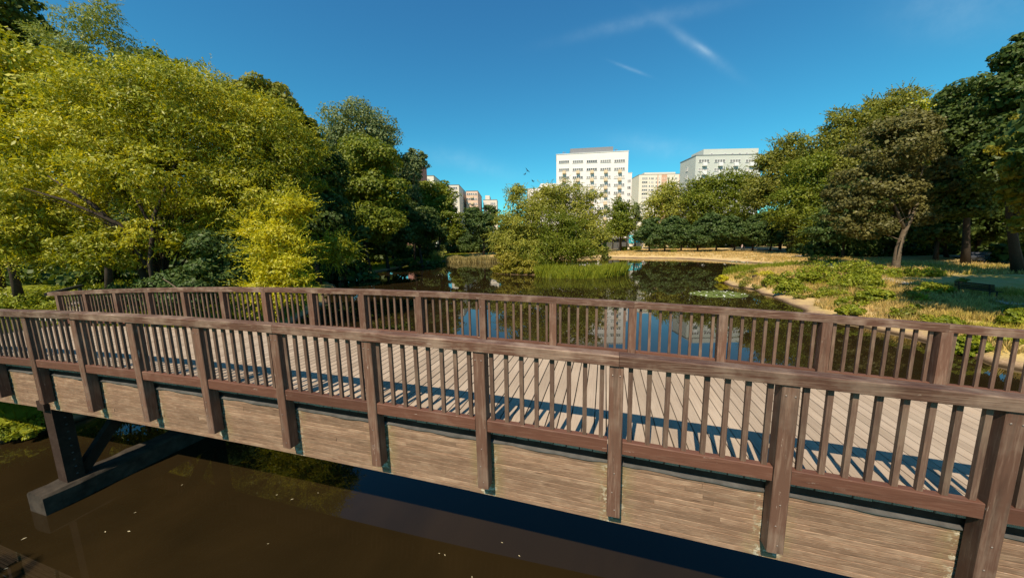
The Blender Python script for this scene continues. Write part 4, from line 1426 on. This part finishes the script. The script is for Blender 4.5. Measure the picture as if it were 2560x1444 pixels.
# ------------------------------------------------------------------ lily pads
def lilies(label, x0_, x1_, y0_, y1_, n_, seed, nf, tilt=0.0):
    r_ = np.random.default_rng(seed)
    b = MB()
    fl = MB()
    pts = []
    while len(pts) < n_:
        u_, v_ = r_.uniform(-1, 1, 2)
        if u_ * u_ + v_ * v_ < 1 - 0.3 * r_.random():
            pts.append(((x0_ + x1_) / 2 + u_ * (x1_ - x0_) / 2, (y0_ + y1_) / 2 + v_ * (y1_ - y0_) / 2 + tilt * u_))
    for i, (px, py) in enumerate(pts):
        p = ground(px, py, 0)
        rd = r_.uniform(0.09, 0.17) * (1 if p[1] < 60 else 1.8)
        a0 = r_.uniform(0, 6.28)
        z = 0.012 + 0.03 * r_.random()
        v = [(p[0], p[1], z)] + [(p[0] + rd * math.cos(a0 + k * 0.72), p[1] + rd * math.sin(a0 + k * 0.72), z + r_.uniform(-0.008, 0.012)) for k in range(9)]
        b.add(v, [(0, k, k + 1) for k in range(1, 9)])
        if i < nf:
            for k in range(6):
                a = a0 + k * 1.05
                s_ = 0.09 * (1 if p[1] < 60 else 1.8)
                fl.add([(p[0], p[1], z + 0.02), (p[0] + s_ * math.cos(a), p[1] + s_ * math.sin(a), z + 0.09), (p[0] + s_ * math.cos(a + 0.6), p[1] + s_ * math.sin(a + 0.6), z + 0.09)], [(0, 1, 2)])
    link('lily_pads', b.mesh('lily_pads'), L['pad'], None, kind='stuff', label=label, category='lily pads')
    link('water_lilies', fl.mesh('water_lilies'), M['petal'], None, kind='stuff', label='white water lilies flowering on ' + label.split(' ', 1)[1][:60], category='flowers')


lilies('the oval lily pad raft in front of the headland', 1722, 1872, 727, 745, 620, 91, 26, 3)
lilies('the thin far lily pad strip below the dry bank', 1795, 1880, 649, 656, 160, 93, 60, 3)

# pale leaves floating on the near water
lf = MB()
lf.add([(-0.05, 0, 0), (0, -0.018, 0.004), (0.05, 0, 0), (0, 0.018, 0.004)], [(0, 1, 2, 3)])
lfm = lf.mesh('floating_leaf')
lfm.materials.append(simple('faded floating leaf', (0.42, 0.36, 0.22), 0.7))
for i, (px, py) in enumerate(((455, 1211), (338, 1280), (60, 1345), (322, 1327), (692, 1236), (795, 1231), (1112, 1386), (1098, 1382), (1298, 1388), (670, 1358), (263, 1328), (15, 1420), (1255, 1355), (1180, 1441), (730, 1247))):
    p = ground(px, py, 0.006)
    o = link('floating_leaf', lfm, None, None, (p[0], p[1], 0.006))
    o.rotation_euler = (0, 0, random.uniform(0, 3))
    o.scale = (random.uniform(0.35, 0.75),) * 3
    tag(o, 'small faded leaf floating on the brown water in front of the footbridge', 'leaf', 'leaves floating on the near water')

# ------------------------------------------------------------------ buildings
def paint(name, c):
    return simple(name, c, 0.85, 0, 0.15, tuple(x * 0.93 for x in c), 0.1)


M['white_wall'] = paint('white render', (0.76, 0.70, 0.65))
M['grey_wall'] = paint('pale grey-green render', (0.52, 0.53, 0.47))
M['peach_wall'] = paint('peach render', (0.66, 0.47, 0.35))
M['cream_wall'] = paint('cream render', (0.66, 0.60, 0.50))
M['pink_wall'] = paint('brick pink render', (0.42, 0.20, 0.16))
M['roof_grey'] = simple('dark grey roof cladding', (0.20, 0.20, 0.21), 0.8)
M['frame'] = simple('white window frame', (0.72, 0.70, 0.66), 0.5)
M['balcony'] = simple('beige balcony panel', (0.60, 0.47, 0.30), 0.8)
M['stripe'] = paint('salmon stripe render', (0.55, 0.33, 0.22))
mt, g, out = newmat('window glass')
oi = g.n('ShaderNodeObjectInfo')
principled(g, out, g.ramp(oi.outputs['Random'], [(0.0, (0.06, 0.06, 0.06)), (0.35, (0.16, 0.15, 0.14)), (0.7, (0.30, 0.28, 0.25)), (1.0, (0.55, 0.50, 0.44))]), 0.2, 0.5)
M['glass'] = mt
_wcache = {}


def window_meshes(wd, hg, panes):
    key = (round(wd, 2), round(hg, 2), panes)
    if key not in _wcache:
        b = MB()
        t_ = 0.10
        b.box((0, -0.06, hg / 2 - t_ / 2), (wd, 0.14, t_))
        b.box((0, -0.08, -hg / 2 + t_ / 2), (wd + 0.2, 0.2, t_))
        for k in range(panes + 1):
            x = -wd / 2 + t_ / 2 + (wd - t_) * k / panes
            b.box((x, -0.058, 0), (t_ * (1.0 if k in (0, panes) else 1.6), 0.136, hg - 2 * t_))
        fm = b.mesh('window')
        fm.materials.append(M['frame'])
        b = MB()
        b.box((0, -0.012, 0), (wd - 0.05, 0.05, hg - 0.05))
        pm_ = b.mesh('pane')
        pm_.materials.append(M['glass'])
        _wcache[key] = (fm, pm_)
    return _wcache[key]


def building(label, pxl, pxr, ytop, Yd, deep, wall, wins=(), balconies=(), extra_roof=None, rot=0.0, side_wins=(), stripes=(), zbase=1.0):
    a = at(pxl, ytop, Yd)
    H_ = a[2] - zbase
    ca, sa = math.cos(rot), math.sin(rot)
    # width so that the right corner falls on pxr
    lo, hi = 1.0, 200.0
    tgt = direction(pxr, ytop)
    rt = tgt[0] / tgt[1]
    for _ in range(50):
        mid = (lo + hi) / 2
        if (a[0] + mid * ca) / (a[1] + mid * sa) < rt:
            lo = mid
        else:
            hi = mid
    wd = lo
    t = thing('apartment_building', label, 'building', (a[0], a[1], zbase), rot)
    b = MB()
    b.box((wd / 2, deep / 2, H_ / 2 - 1.0), (wd, deep, H_ + 2.0))
    link('wall', b.mesh('wall'), wall, t)
    b = MB()
    b.box((wd / 2, deep / 2, H_ + 0.10), (wd + 0.3, deep + 0.3, 0.2))
    link('roof', b.mesh('roof'), M['roof_grey'] if wall is not M['white_wall'] else M['frame'], t)

    def local(px, py):
        d = direction(px, py)
        # intersect with the facade plane
        nx_, ny_ = -sa, ca
        k = (a[0] * nx_ + a[1] * ny_) / (d[0] * nx_ + d[1] * ny_)
        p = np.array([0, 0, CAM_Z]) + d * k
        dx, dy = p[0] - a[0], p[1] - a[1]
        return dx * ca + dy * sa, p[2] - zbase

    def put_window(x, z, w2, h2, panes, y=0.0, rz=0.0):
        fm, pm_ = window_meshes(w2, h2, panes)
        o_ = link('window', fm, None, t, (x, y, z))
        o_.rotation_euler = (0, 0, rz)
        link('pane', pm_, None, o_)

    for (px, py0, step, n_, w2, h2, panes) in wins:
        x, z = local(px, py0)
        for k in range(n_):
            zz = z - k * step
            if zz > 1.0:
                put_window(x, zz, w2, h2, panes)
    for (px, py0, step, n_, w2, h2, deep2) in balconies:
        x, z = local(px, py0)
        for k in range(n_):
            zz = z - k * step
            if zz > 1.5:
                b = MB()
                b.box((0, -deep2 / 2, 0), (w2, deep2, h2))
                mm = b.mesh('balcony')
                link('balcony', mm, M['balcony'] if wall is not M['grey_wall'] else M['frame'], t, (x, 0, zz))
    for (px, w2) in stripes:
        x, z = local(px, ytop)
        b = MB()
        b.box((x, -0.02, H_ / 2), (w2, 0.1, H_ - 0.4))
        link('stripe', b.mesh('stripe'), M['stripe'], t)
    for (yy, zz, w2, h2) in side_wins:
        put_window(0.0, H_ - zz, w2, h2, 2, y=yy, rz=-math.pi / 2)
    if extra_roof:
        for (x0_, x1_, hh, y_in, mat_) in extra_roof:
            xa, xb = local(x0_, ytop)[0], local(x1_, ytop)[0]
            b = MB()
            b.box(((xa + xb) / 2, y_in + (deep - y_in) / 2 - 0.5, H_ + 0.2 + hh / 2), (xb - xa, deep - y_in - 1.0, hh))
            rf = link('roof_storey', b.mesh('roof_storey'), mat_, t)
    return t, wd, H_, local, put_window


ROTW = -0.132
t, wd, H_, loc_, pw = building('tall white tower block with five columns of windows and a grey roof storey', 1391, 1571, 387, 150, 13, M['white_wall'],
    wins=[(px, 403.5 + (px - 1480) * -0.018, 3.25, 14, 4.4, 1.15, 5) for px in (1410, 1444.5, 1479.5, 1514, 1549)],
    balconies=[(px, 430 + (px - 1480) * -0.018, 3.25, 12, 1.35, 1.25, 1.1) for px in (1410, 1444.5, 1479.5, 1514, 1549)],
    extra_roof=[(1426, 1534, 2.3, 1.5, M['roof_grey'])], rot=ROTW)
for px, w2 in ((1411, 2.0), (1546, 1.5)):
    x = loc_(px, 387)[0]
    b = MB()
    b.box((x, 5, H_ + 0.6), (w2, 2, 1.0))
    b.box((x - 0.3, 5, H_ + 1.5), (0.15, 0.15, 1.6))
    b.box((x, 5, H_ + 2.0), (w2 * 0.8, 0.2, 0.2))
    link('rooftop_unit', b.mesh('rooftop_unit'), M['roof_grey'], t)
building('narrow white stair wing showing behind the right side of the white tower', 1540, 1580, 434, 172, 10, M['white_wall'],
         wins=[(1572, 452 + 0.0, 3.2, 12, 1.9, 1.2, 2)], rot=ROTW)
t, wd, H_, loc_, pw = building('grey-green apartment block with a set-back roof storey, right of the peach flats', 1740, 1905, 389, 140, 12.5, M['grey_wall'],
    wins=[(px, 402.5, 3.35, 12, 4.3, 1.2, 4) for px in (1760, 1799.5, 1838, 1877)],
    balconies=[(px, 411.5, 3.35, 12, 1.6, 1.3, 1.0) for px in (1760, 1799.5, 1838, 1877)],
    extra_roof=[(1766, 1905, 2.7, 2.2, M['grey_wall'])],
    side_wins=[(6.5, 4.0, 1.4, 1.7), (6.5, 7.3, 1.4, 1.7), (6.5, 10.6, 1.4, 1.7)])
for px in (1787, 1822, 1840, 1858, 1876):
    x = loc_(px, 380)[0]
    pw(x, H_ + 1.0, 1.1, 0.5, 1, y=2.2)
t, wd, H_, loc_, pw = building('peach and white striped apartment slab between the white tower and the grey-green block', 1598, 1705, 437, 270, 16, M['cream_wall'],
    wins=[(1612, 446, 2.9, 18, 4.4, 1.5, 3), (1624, 446, 2.9, 18, 1.2, 1.3, 1), (1631, 446, 2.9, 18, 2.0, 1.3, 2), (1641, 446, 2.9, 12, 1.3, 1.3, 1), (1649, 446, 2.9, 12, 1.3, 1.3, 1),
          (1661, 446, 2.9, 12, 2.8, 1.5, 2), (1671, 446, 2.9, 10, 1.3, 1.3, 1), (1681, 446, 2.9, 10, 1.3, 1.3, 1), (1690, 446, 2.9, 10, 2.0, 1.3, 2), (1700, 446, 2.9, 10, 1.2, 1.3, 1)],
    stripes=[(1661, 4.2), (1645, 0.7), (1700, 1.2)], extra_roof=[(1614, 1692, 1.8, 2.5, M['cream_wall'])])
building('pale pinkish low block left of the white tower behind the island willow', 1345, 1392, 470, 190, 14, M['white_wall'],
         wins=[(1362, 484, 3.0, 8, 1.6, 1.3, 2), (1376, 484, 3.0, 8, 1.6, 1.3, 2)], extra_roof=[(1352, 1391, 2.3, 1.0, M['white_wall'])])
building('lower white wing at the left of the pinkish block behind the island', 1320, 1345, 472, 200, 12, M['white_wall'],
         wins=[(1333, 484, 3.0, 6, 2.4, 1.3, 2)])
building('small white flats nearest the island on the left skyline', 1208, 1242, 500, 210, 14, M['cream_wall'],
         wins=[(1213, 509, 3.0, 6, 1.8, 1.2, 2), (1232, 509, 3.0, 6, 3.0, 1.2, 3)], extra_roof=[(1213, 1224, 2.6, 1.0, M['cream_wall'])])
building('peach apartment block with a plain sunless side wall on the left skyline', 1165, 1194, 478, 190, 26, M['peach_wall'],
         wins=[(1169, 485, 2.6, 9, 1.1, 1.0, 1), (1174, 485, 2.6, 9, 1.1, 1.0, 1), (1179, 485, 2.6, 9, 1.1, 1.0, 1), (1184, 485, 2.6, 9, 1.1, 1.0, 1), (1190, 485, 2.6, 9, 1.1, 1.0, 1)],
         balconies=[(1180, 493, 3.2, 6, 1.6, 1.0, 0.9)])
building('white block with a dark side wall partly hidden by the rounded green tree', 1118, 1147, 463, 175, 30, M['cream_wall'],
         wins=[(1135, 470, 3.2, 8, 3.2, 1.1, 4)])
building('cream apartment block highest on the left skyline above the rounded tree', 1048, 1084, 440, 165, 24, M['cream_wall'],
         wins=[(1070, 450, 3.2, 8, 1.6, 1.2, 2), (1056, 450, 3.2, 8, 1.6, 1.2, 2)])
building('pinkish brick block glimpsed through the feathery poplar', 1002, 1043, 402, 130, 14, M['pink_wall'],
         wins=[(1012, 415, 3.2, 8, 1.8, 1.3, 2), (1032, 415, 3.2, 8, 1.8, 1.3, 2)])

# turquoise graffiti wall and dark porch on the far bank
a_, b_ = at(1573, 572, 128), at(1606, 590, 128)
gx = (a_[0] + b_[0]) / 2
t = thing('graffiti_wall', 'turquoise wall panel with white graffiti loops on the far bank', 'wall', (gx, 128, 1.6))
wdg = (b_[0] - a_[0])
mb = MB()
mb.box((0, 0, 3.6), (wdg, 0.4, 3.0))
link('panel', mb.mesh('panel'), simple('turquoise paint', (0.02, 0.42, 0.50), 0.6, 0, 1.5, (0.05, 0.55, 0.62)), t)
mb = MB()
mb.box((0.0, 0.3, 0.9), (wdg + 1.0, 0.5, 2.4))
link('plinth', mb.mesh('plinth'), M['cream_wall'], t)
mb = MB()
r = np.random.default_rng(4)
for k in range(7):
    cx_, cz_ = -wdg / 2 + 0.6 + k * (wdg - 1.0) / 6.5, 3.6 + r.uniform(-0.5, 0.5)
    rad = r.uniform(0.3, 0.55)
    a0 = r.uniform(0, 6)
    pts = [(cx_ + rad * math.cos(a0 + j * 0.55), -0.215, cz_ + rad * 1.2 * math.sin(a0 + j * 0.55)) for j in range(9)]
    mb.tube(pts, [0.09] * 9, 4)
link('lettering', mb.mesh('lettering'), M['petal'], t)
t = thing('kiosk', 'low dark flat-roofed pavilion left of the turquoise graffiti wall', 'pavilion', (at(1540, 600, 126)[0], 126, 1.5))
mb = MB()
mb.box((0, 2.5, 2.0), (8.0, 4, 3.9))
link('wall', mb.mesh('wall'), simple('dark grey render', (0.09, 0.09, 0.085), 0.9), t)
mb = MB()
mb.box((0, 2.2, 4.1), (9.4, 5.4, 0.3))
link('roof', mb.mesh('roof'), M['roof_grey'], t)
for k in range(4):
    mb = MB()
    mb.box((-3.9 + k * 2.6, -0.2, 1.8), (0.25, 0.25, 4.3))
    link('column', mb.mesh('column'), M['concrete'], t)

# ------------------------------------------------------------------ small things
# bench
bp = hit(2442, 742)
zg = hz(bp[0], bp[1])
ba = math.atan2(ground(2482, 738, 1.5)[1] - ground(2395, 727, 1.5)[1], ground(2482, 738, 1.5)[0] - ground(2395, 727, 1.5)[0])
t = thing('park_bench', 'dark slatted park bench in the shade by the path on the right bank', 'bench', (bp[0], bp[1], zg + 0.05), ba)
for y_ in (-0.18, -0.06, 0.06, 0.18):
    mb = MB()
    mb.box((0, y_, 0.45), (2.2, 0.095, 0.035))
    link('seat_slat', mb.mesh('seat_slat'), M['under'], t)
for z_ in (0.60, 0.73, 0.86):
    mb = MB()
    mb.box((0, -0.26 - (z_ - 0.6) * 0.25, z_), (2.2, 0.03, 0.095))
    link('back_slat', mb.mesh('back_slat'), M['under'], t)
for x_ in (-0.85, 0.85):
    mb = MB()
    mb.beam((x_, 0.20, 0), (x_, 0.16, 0.43), 0.05, 0.06)
    mb.beam((x_, -0.26, 0), (x_, -0.22, 0.43), 0.05, 0.06)
    mb.beam((x_, 0.20, 0.42), (x_, -0.22, 0.42), 0.05, 0.04)
    mb.beam((x_, -0.24, 0.42), (x_, -0.34, 0.92), 0.05, 0.05)
    link('leg_frame', mb.mesh('leg_frame'), M['iron'], t)

# parked car in the shade of the right wood
cp_ = hit(2446, 655)
zg = hz(cp_[0], cp_[1])
t = thing('parked_car', 'dark parked car in deep shade under the trees on the right', 'car', (cp_[0], cp_[1], zg + 0.02), R(20))
pr_ = [(-2.1, 0.35), (-2.15, 0.75), (-1.9, 0.92), (-1.45, 0.98), (-0.8, 1.40), (0.75, 1.43), (1.35, 1.0), (2.05, 0.88), (2.15, 0.55), (2.1, 0.32)]
mb = MB()
n_ = len(pr_)
ins = [0.0 if z < 1.0 else 0.16 for x, z in pr_]
mb.add([(x, -0.86 + i_, z) for (x, z), i_ in zip(pr_, ins)] + [(x, 0.86 - i_, z) for (x, z), i_ in zip(pr_, ins)],
       [(i, (i + 1) % n_, n_ + (i + 1) % n_, n_ + i)[::-1] for i in range(n_)] + [tuple(range(n_)), tuple(range(n_, 2 * n_))[::-1]])
link('body', mb.mesh('body'), simple('dark car paint', (0.05, 0.055, 0.065), 0.25), t)
mb = MB()
for s_ in (-1, 1):
    mb.add([(-1.25, s_ * 0.835, 1.03), (-0.75, s_ * 0.735, 1.34), (0.7, s_ * 0.735, 1.36), (1.15, s_ * 0.835, 1.03)], [(0, 1, 2, 3) if s_ > 0 else (3, 2, 1, 0)])
link('side_windows', mb.mesh('side_windows'), M['glass'], t, kind='stuff')
for x_ in (-1.35, 1.35):
    for s_ in (-1, 1):
        mb = MB()
        mb.tube([(x_, s_ * 0.70, 0.33), (x_, s_ * 0.88, 0.33)], (0.33, 0.33), 14)
        wh = link('wheel', mb.mesh('wheel'), M['iron'], t)
        mb = MB()
        mb.tube([(x_, s_ * 0.87, 0.33), (x_, s_ * 0.895, 0.33)], (0.19, 0.17), 10)
        link('rim', mb.mesh('rim'), M['metal'], wh)
for s_ in (-1, 1):
    mb = MB()
    mb.box((2.13, s_ * 0.62, 0.72), (0.08, 0.34, 0.14))
    link('headlight', mb.mesh('headlight'), M['petal'], t)


# people far off
def person(label, px, py, Yd, hgt, cloth, skirt, rot, stride=0.1, hair=(0.03, 0.02, 0.012)):
    p = at(px, py, Yd)
    x, y = p[0], p[1]
    zg_ = hz(x, y)
    t_ = thing('person', label, 'person', (x, y, zg_), rot)
    s = hgt / 1.75
    me_ = bpy.data.meshes.new('body')
    J = [(0, 0, 0.95), (0, 0, 1.15), (0, 0, 1.38), (0, 0, 1.50), (0, 0.01, 1.58), (0, 0.01, 1.70),
         (0.09, 0, 0.88), (0.10, 0.02 + stride, 0.48), (0.10, 0.5 * stride, 0.08), (0.10, 0.5 * stride + 0.14, 0.04),
         (-0.09, 0, 0.88), (-0.10, 0.02 - stride, 0.48), (-0.10, -2.2 * stride, 0.10), (-0.10, -2.2 * stride + 0.13, 0.04),
         (0.18, 0, 1.40), (0.24, -0.02 - stride * 0.5, 1.12), (0.25, 0.08, 0.88), (0.25, 0.11, 0.80),
         (-0.18, 0, 1.40), (-0.24, 0.02 + stride * 0.5, 1.12), (-0.25, 0.12, 0.90), (-0.25, 0.15, 0.82)]
    Ed = [(0, 1), (1, 2), (2, 3), (3, 4), (4, 5), (0, 6), (6, 7), (7, 8), (8, 9), (0, 10), (10, 11), (11, 12), (12, 13), (2, 14), (14, 15), (15, 16), (16, 17), (2, 18), (18, 19), (19, 20), (20, 21)]
    rad = [0.14, 0.13, 0.15, 0.06, 0.075, 0.08, 0.09, 0.06, 0.045, 0.035, 0.09, 0.06, 0.045, 0.035, 0.06, 0.042, 0.032, 0.03, 0.06, 0.042, 0.032, 0.03]
    me_.from_pydata([(a * s, b * s, c * s) for a, b, c in J], Ed, [])
    ob = bpy.data.objects.new('tmp_body', me_)
    C.objects.link(ob)
    md = ob.modifiers.new('skin', 'SKIN')
    for i_, sv in enumerate(me_.skin_vertices[0].data):
        sv.radius = (rad[i_] * s, rad[i_] * s)
    me_.skin_vertices[0].data[0].use_root = True
    ob.modifiers.new('sub', 'SUBSURF').levels = 1
    dg = bpy.context.evaluated_depsgraph_get()
    dg.update()
    bm_ = bpy.data.meshes.new_from_object(ob.evaluated_get(dg))
    bpy.data.objects.remove(ob)
    bm_.materials.clear()
    o_ = link('body', bm_, simple('skin', (0.42, 0.26, 0.18), 0.6), t_)
    for nm_, c_, prof in (('top', cloth, ((1.00, 0.165), (1.12, 0.155), (1.30, 0.185), (1.43, 0.16), (1.47, 0.08))),
                          ('skirt', skirt, ((0.50, 0.25), (0.75, 0.21), (0.98, 0.165), (1.03, 0.15)))):
        b = MB()
        k = 14
        v = [(r_ * s * math.cos(6.283 * j / k), r_ * 0.75 * s * math.sin(6.283 * j / k), z_ * s) for z_, r_ in prof for j in range(k)]
        b.add(v, [(i_ * k + j, i_ * k + (j + 1) % k, (i_ + 1) * k + (j + 1) % k, (i_ + 1) * k + j) for i_ in range(len(prof) - 1) for j in range(k)])
        link(nm_, b.mesh(nm_, smooth=True), simple(nm_ + ' cloth', c_, 0.9), t_)
    b = MB()
    k = 10
    prof = ((1.60, 0.095), (1.66, 0.105), (1.73, 0.09), (1.78, 0.04))
    v = [(r_ * s * math.cos(6.283 * j / k), (0.005 + r_ * math.sin(6.283 * j / k)) * s, z_ * s) for z_, r_ in prof for j in range(k)] + [(0, 0, 1.79 * s)]
    b.add(v, [(i_ * k + j, i_ * k + (j + 1) % k, (i_ + 1) * k + (j + 1) % k, (i_ + 1) * k + j) for i_ in range(len(prof) - 1) for j in range(k)] + [(3 * k + j, 3 * k + (j + 1) % k, 4 * k) for j in range(k)])
    link('hair', b.mesh('hair', smooth=True), simple('hair', hair, 0.8), t_)


hq_ = hit(1855, 624)
person('woman in a pale pink dress walking on the far dry bank', 1855, 620, hq_[1], 1.75, (0.62, 0.45, 0.42), (0.66, 0.55, 0.50), 0.4)
person('child in a red top beside the woman in pink on the far bank', 1860.5, 622, hq_[1] - 0.6, 1.15, (0.62, 0.12, 0.12), (0.6, 0.35, 0.35), 0.5)
hp_ = hit(2206, 641)
person('person in white standing under the trees left of the leaning maple trunk', 2206, 636, hp_[1], 1.6, (0.75, 0.73, 0.70), (0.6, 0.58, 0.56), 1.0, 0.02)

# three birds in flight
def bird(label, px, py, Yd, span, rx_, ry_, rz_, up):
    p = at(px, py, Yd)
    t_ = thing('bird', label, 'bird', tuple(p), 0, 'birds flying left of the white tower')
    t_.rotation_euler = (rx_, ry_, rz_)
    b = MB()
    b.tube([(0, -0.24, 0), (0, -0.12, 0), (0, 0.02, 0.01), (0, 0.14, 0.015), (0, 0.20, 0.02), (0, 0.25, 0.015)], (0.035, 0.045, 0.06, 0.04, 0.035, 0.006), 8)
    link('body', b.mesh('body', smooth=True), M['iron'], t_)
    for s_ in (-1, 1):
        b = MB()
        h_ = span / 2
        top_ = [(0.03 * s_, 0.08, 0.02), (h_ * 0.45 * s_, 0.12, up * h_ * 0.5), (h_ * s_, 0.02, up * h_ * 0.9), (h_ * 0.55 * s_, -0.08, up * h_ * 0.5), (0.03 * s_, -0.09, 0.02)]
        v = [(x, y, z + 0.008) for x, y, z in top_] + [(x, y, z - 0.008) for x, y, z in top_]
        b.add(v, [(0, 1, 2, 3, 4), (9, 8, 7, 6, 5)] + [(i_, (i_ + 1) % 5, 5 + (i_ + 1) % 5, 5 + i_) for i_ in range(5)])
        link('wing', b.mesh('wing'), M['iron'], t_)
    b = MB()
    b.add([(0.02, -0.22, 0.006), (-0.02, -0.22, 0.006), (-0.07, -0.36, 0.006), (0.07, -0.36, 0.006), (0.02, -0.22, -0.006), (-0.02, -0.22, -0.006), (-0.07, -0.36, -0.006), (0.07, -0.36, -0.006)],
          [(0, 1, 2, 3), (7, 6, 5, 4), (0, 4, 5, 1), (1, 5, 6, 2), (2, 6, 7, 3), (3, 7, 4, 0)])
    link('tail', b.mesh('tail'), M['iron'], t_)


bird('highest of the three dark birds left of the white tower, wings steeply raised', 1318, 426, 50, 0.95, 0.9, 0.7, 0.5, 0.25)
bird('dark bird just below the highest one, banking left of the white tower', 1313.5, 435, 52, 0.75, 0.7, -0.4, -0.9, 0.5)
bird('lowest of the three dark birds, gliding alone above the island', 1331.5, 453, 48, 0.65, 0.5, 0.3, 0.8, 0.6)

# litter bin at the headland and pale timber on the left path
p = hit(1885, 697)
zg = hz(p[0], p[1])
t = thing('tree_stump', 'small dark stump on the grey sand of the headland', 'stump', (p[0], p[1], zg))
mb = MB()
mb.tube([(0, 0, -0.1), (0.02, 0, 0.2), (0, 0.02, 0.42)], (0.28, 0.22, 0.2), 9)
link('trunk', mb.mesh('trunk'), M['bark_dark'], t)
# fallen twigs of pale wood beside the willow stems
p0, p1 = at(405, 695, 15.2), at(438, 717, 15.0)
mb = MB()
mb.tube([p0, (np.array(p0) + p1) / 2 + np.array([0, 0, 0.02]), p1, at(470, 745, 14.9)], (0.012, 0.022, 0.03, 0.035), 6)
o = link('dead_branch', mb.mesh('dead_branch', tuple(p0)), M['bark_pale'], None, tuple(p0))
tag(o, 'bare pale dead branch sticking up from the willow behind the railing', 'branch')
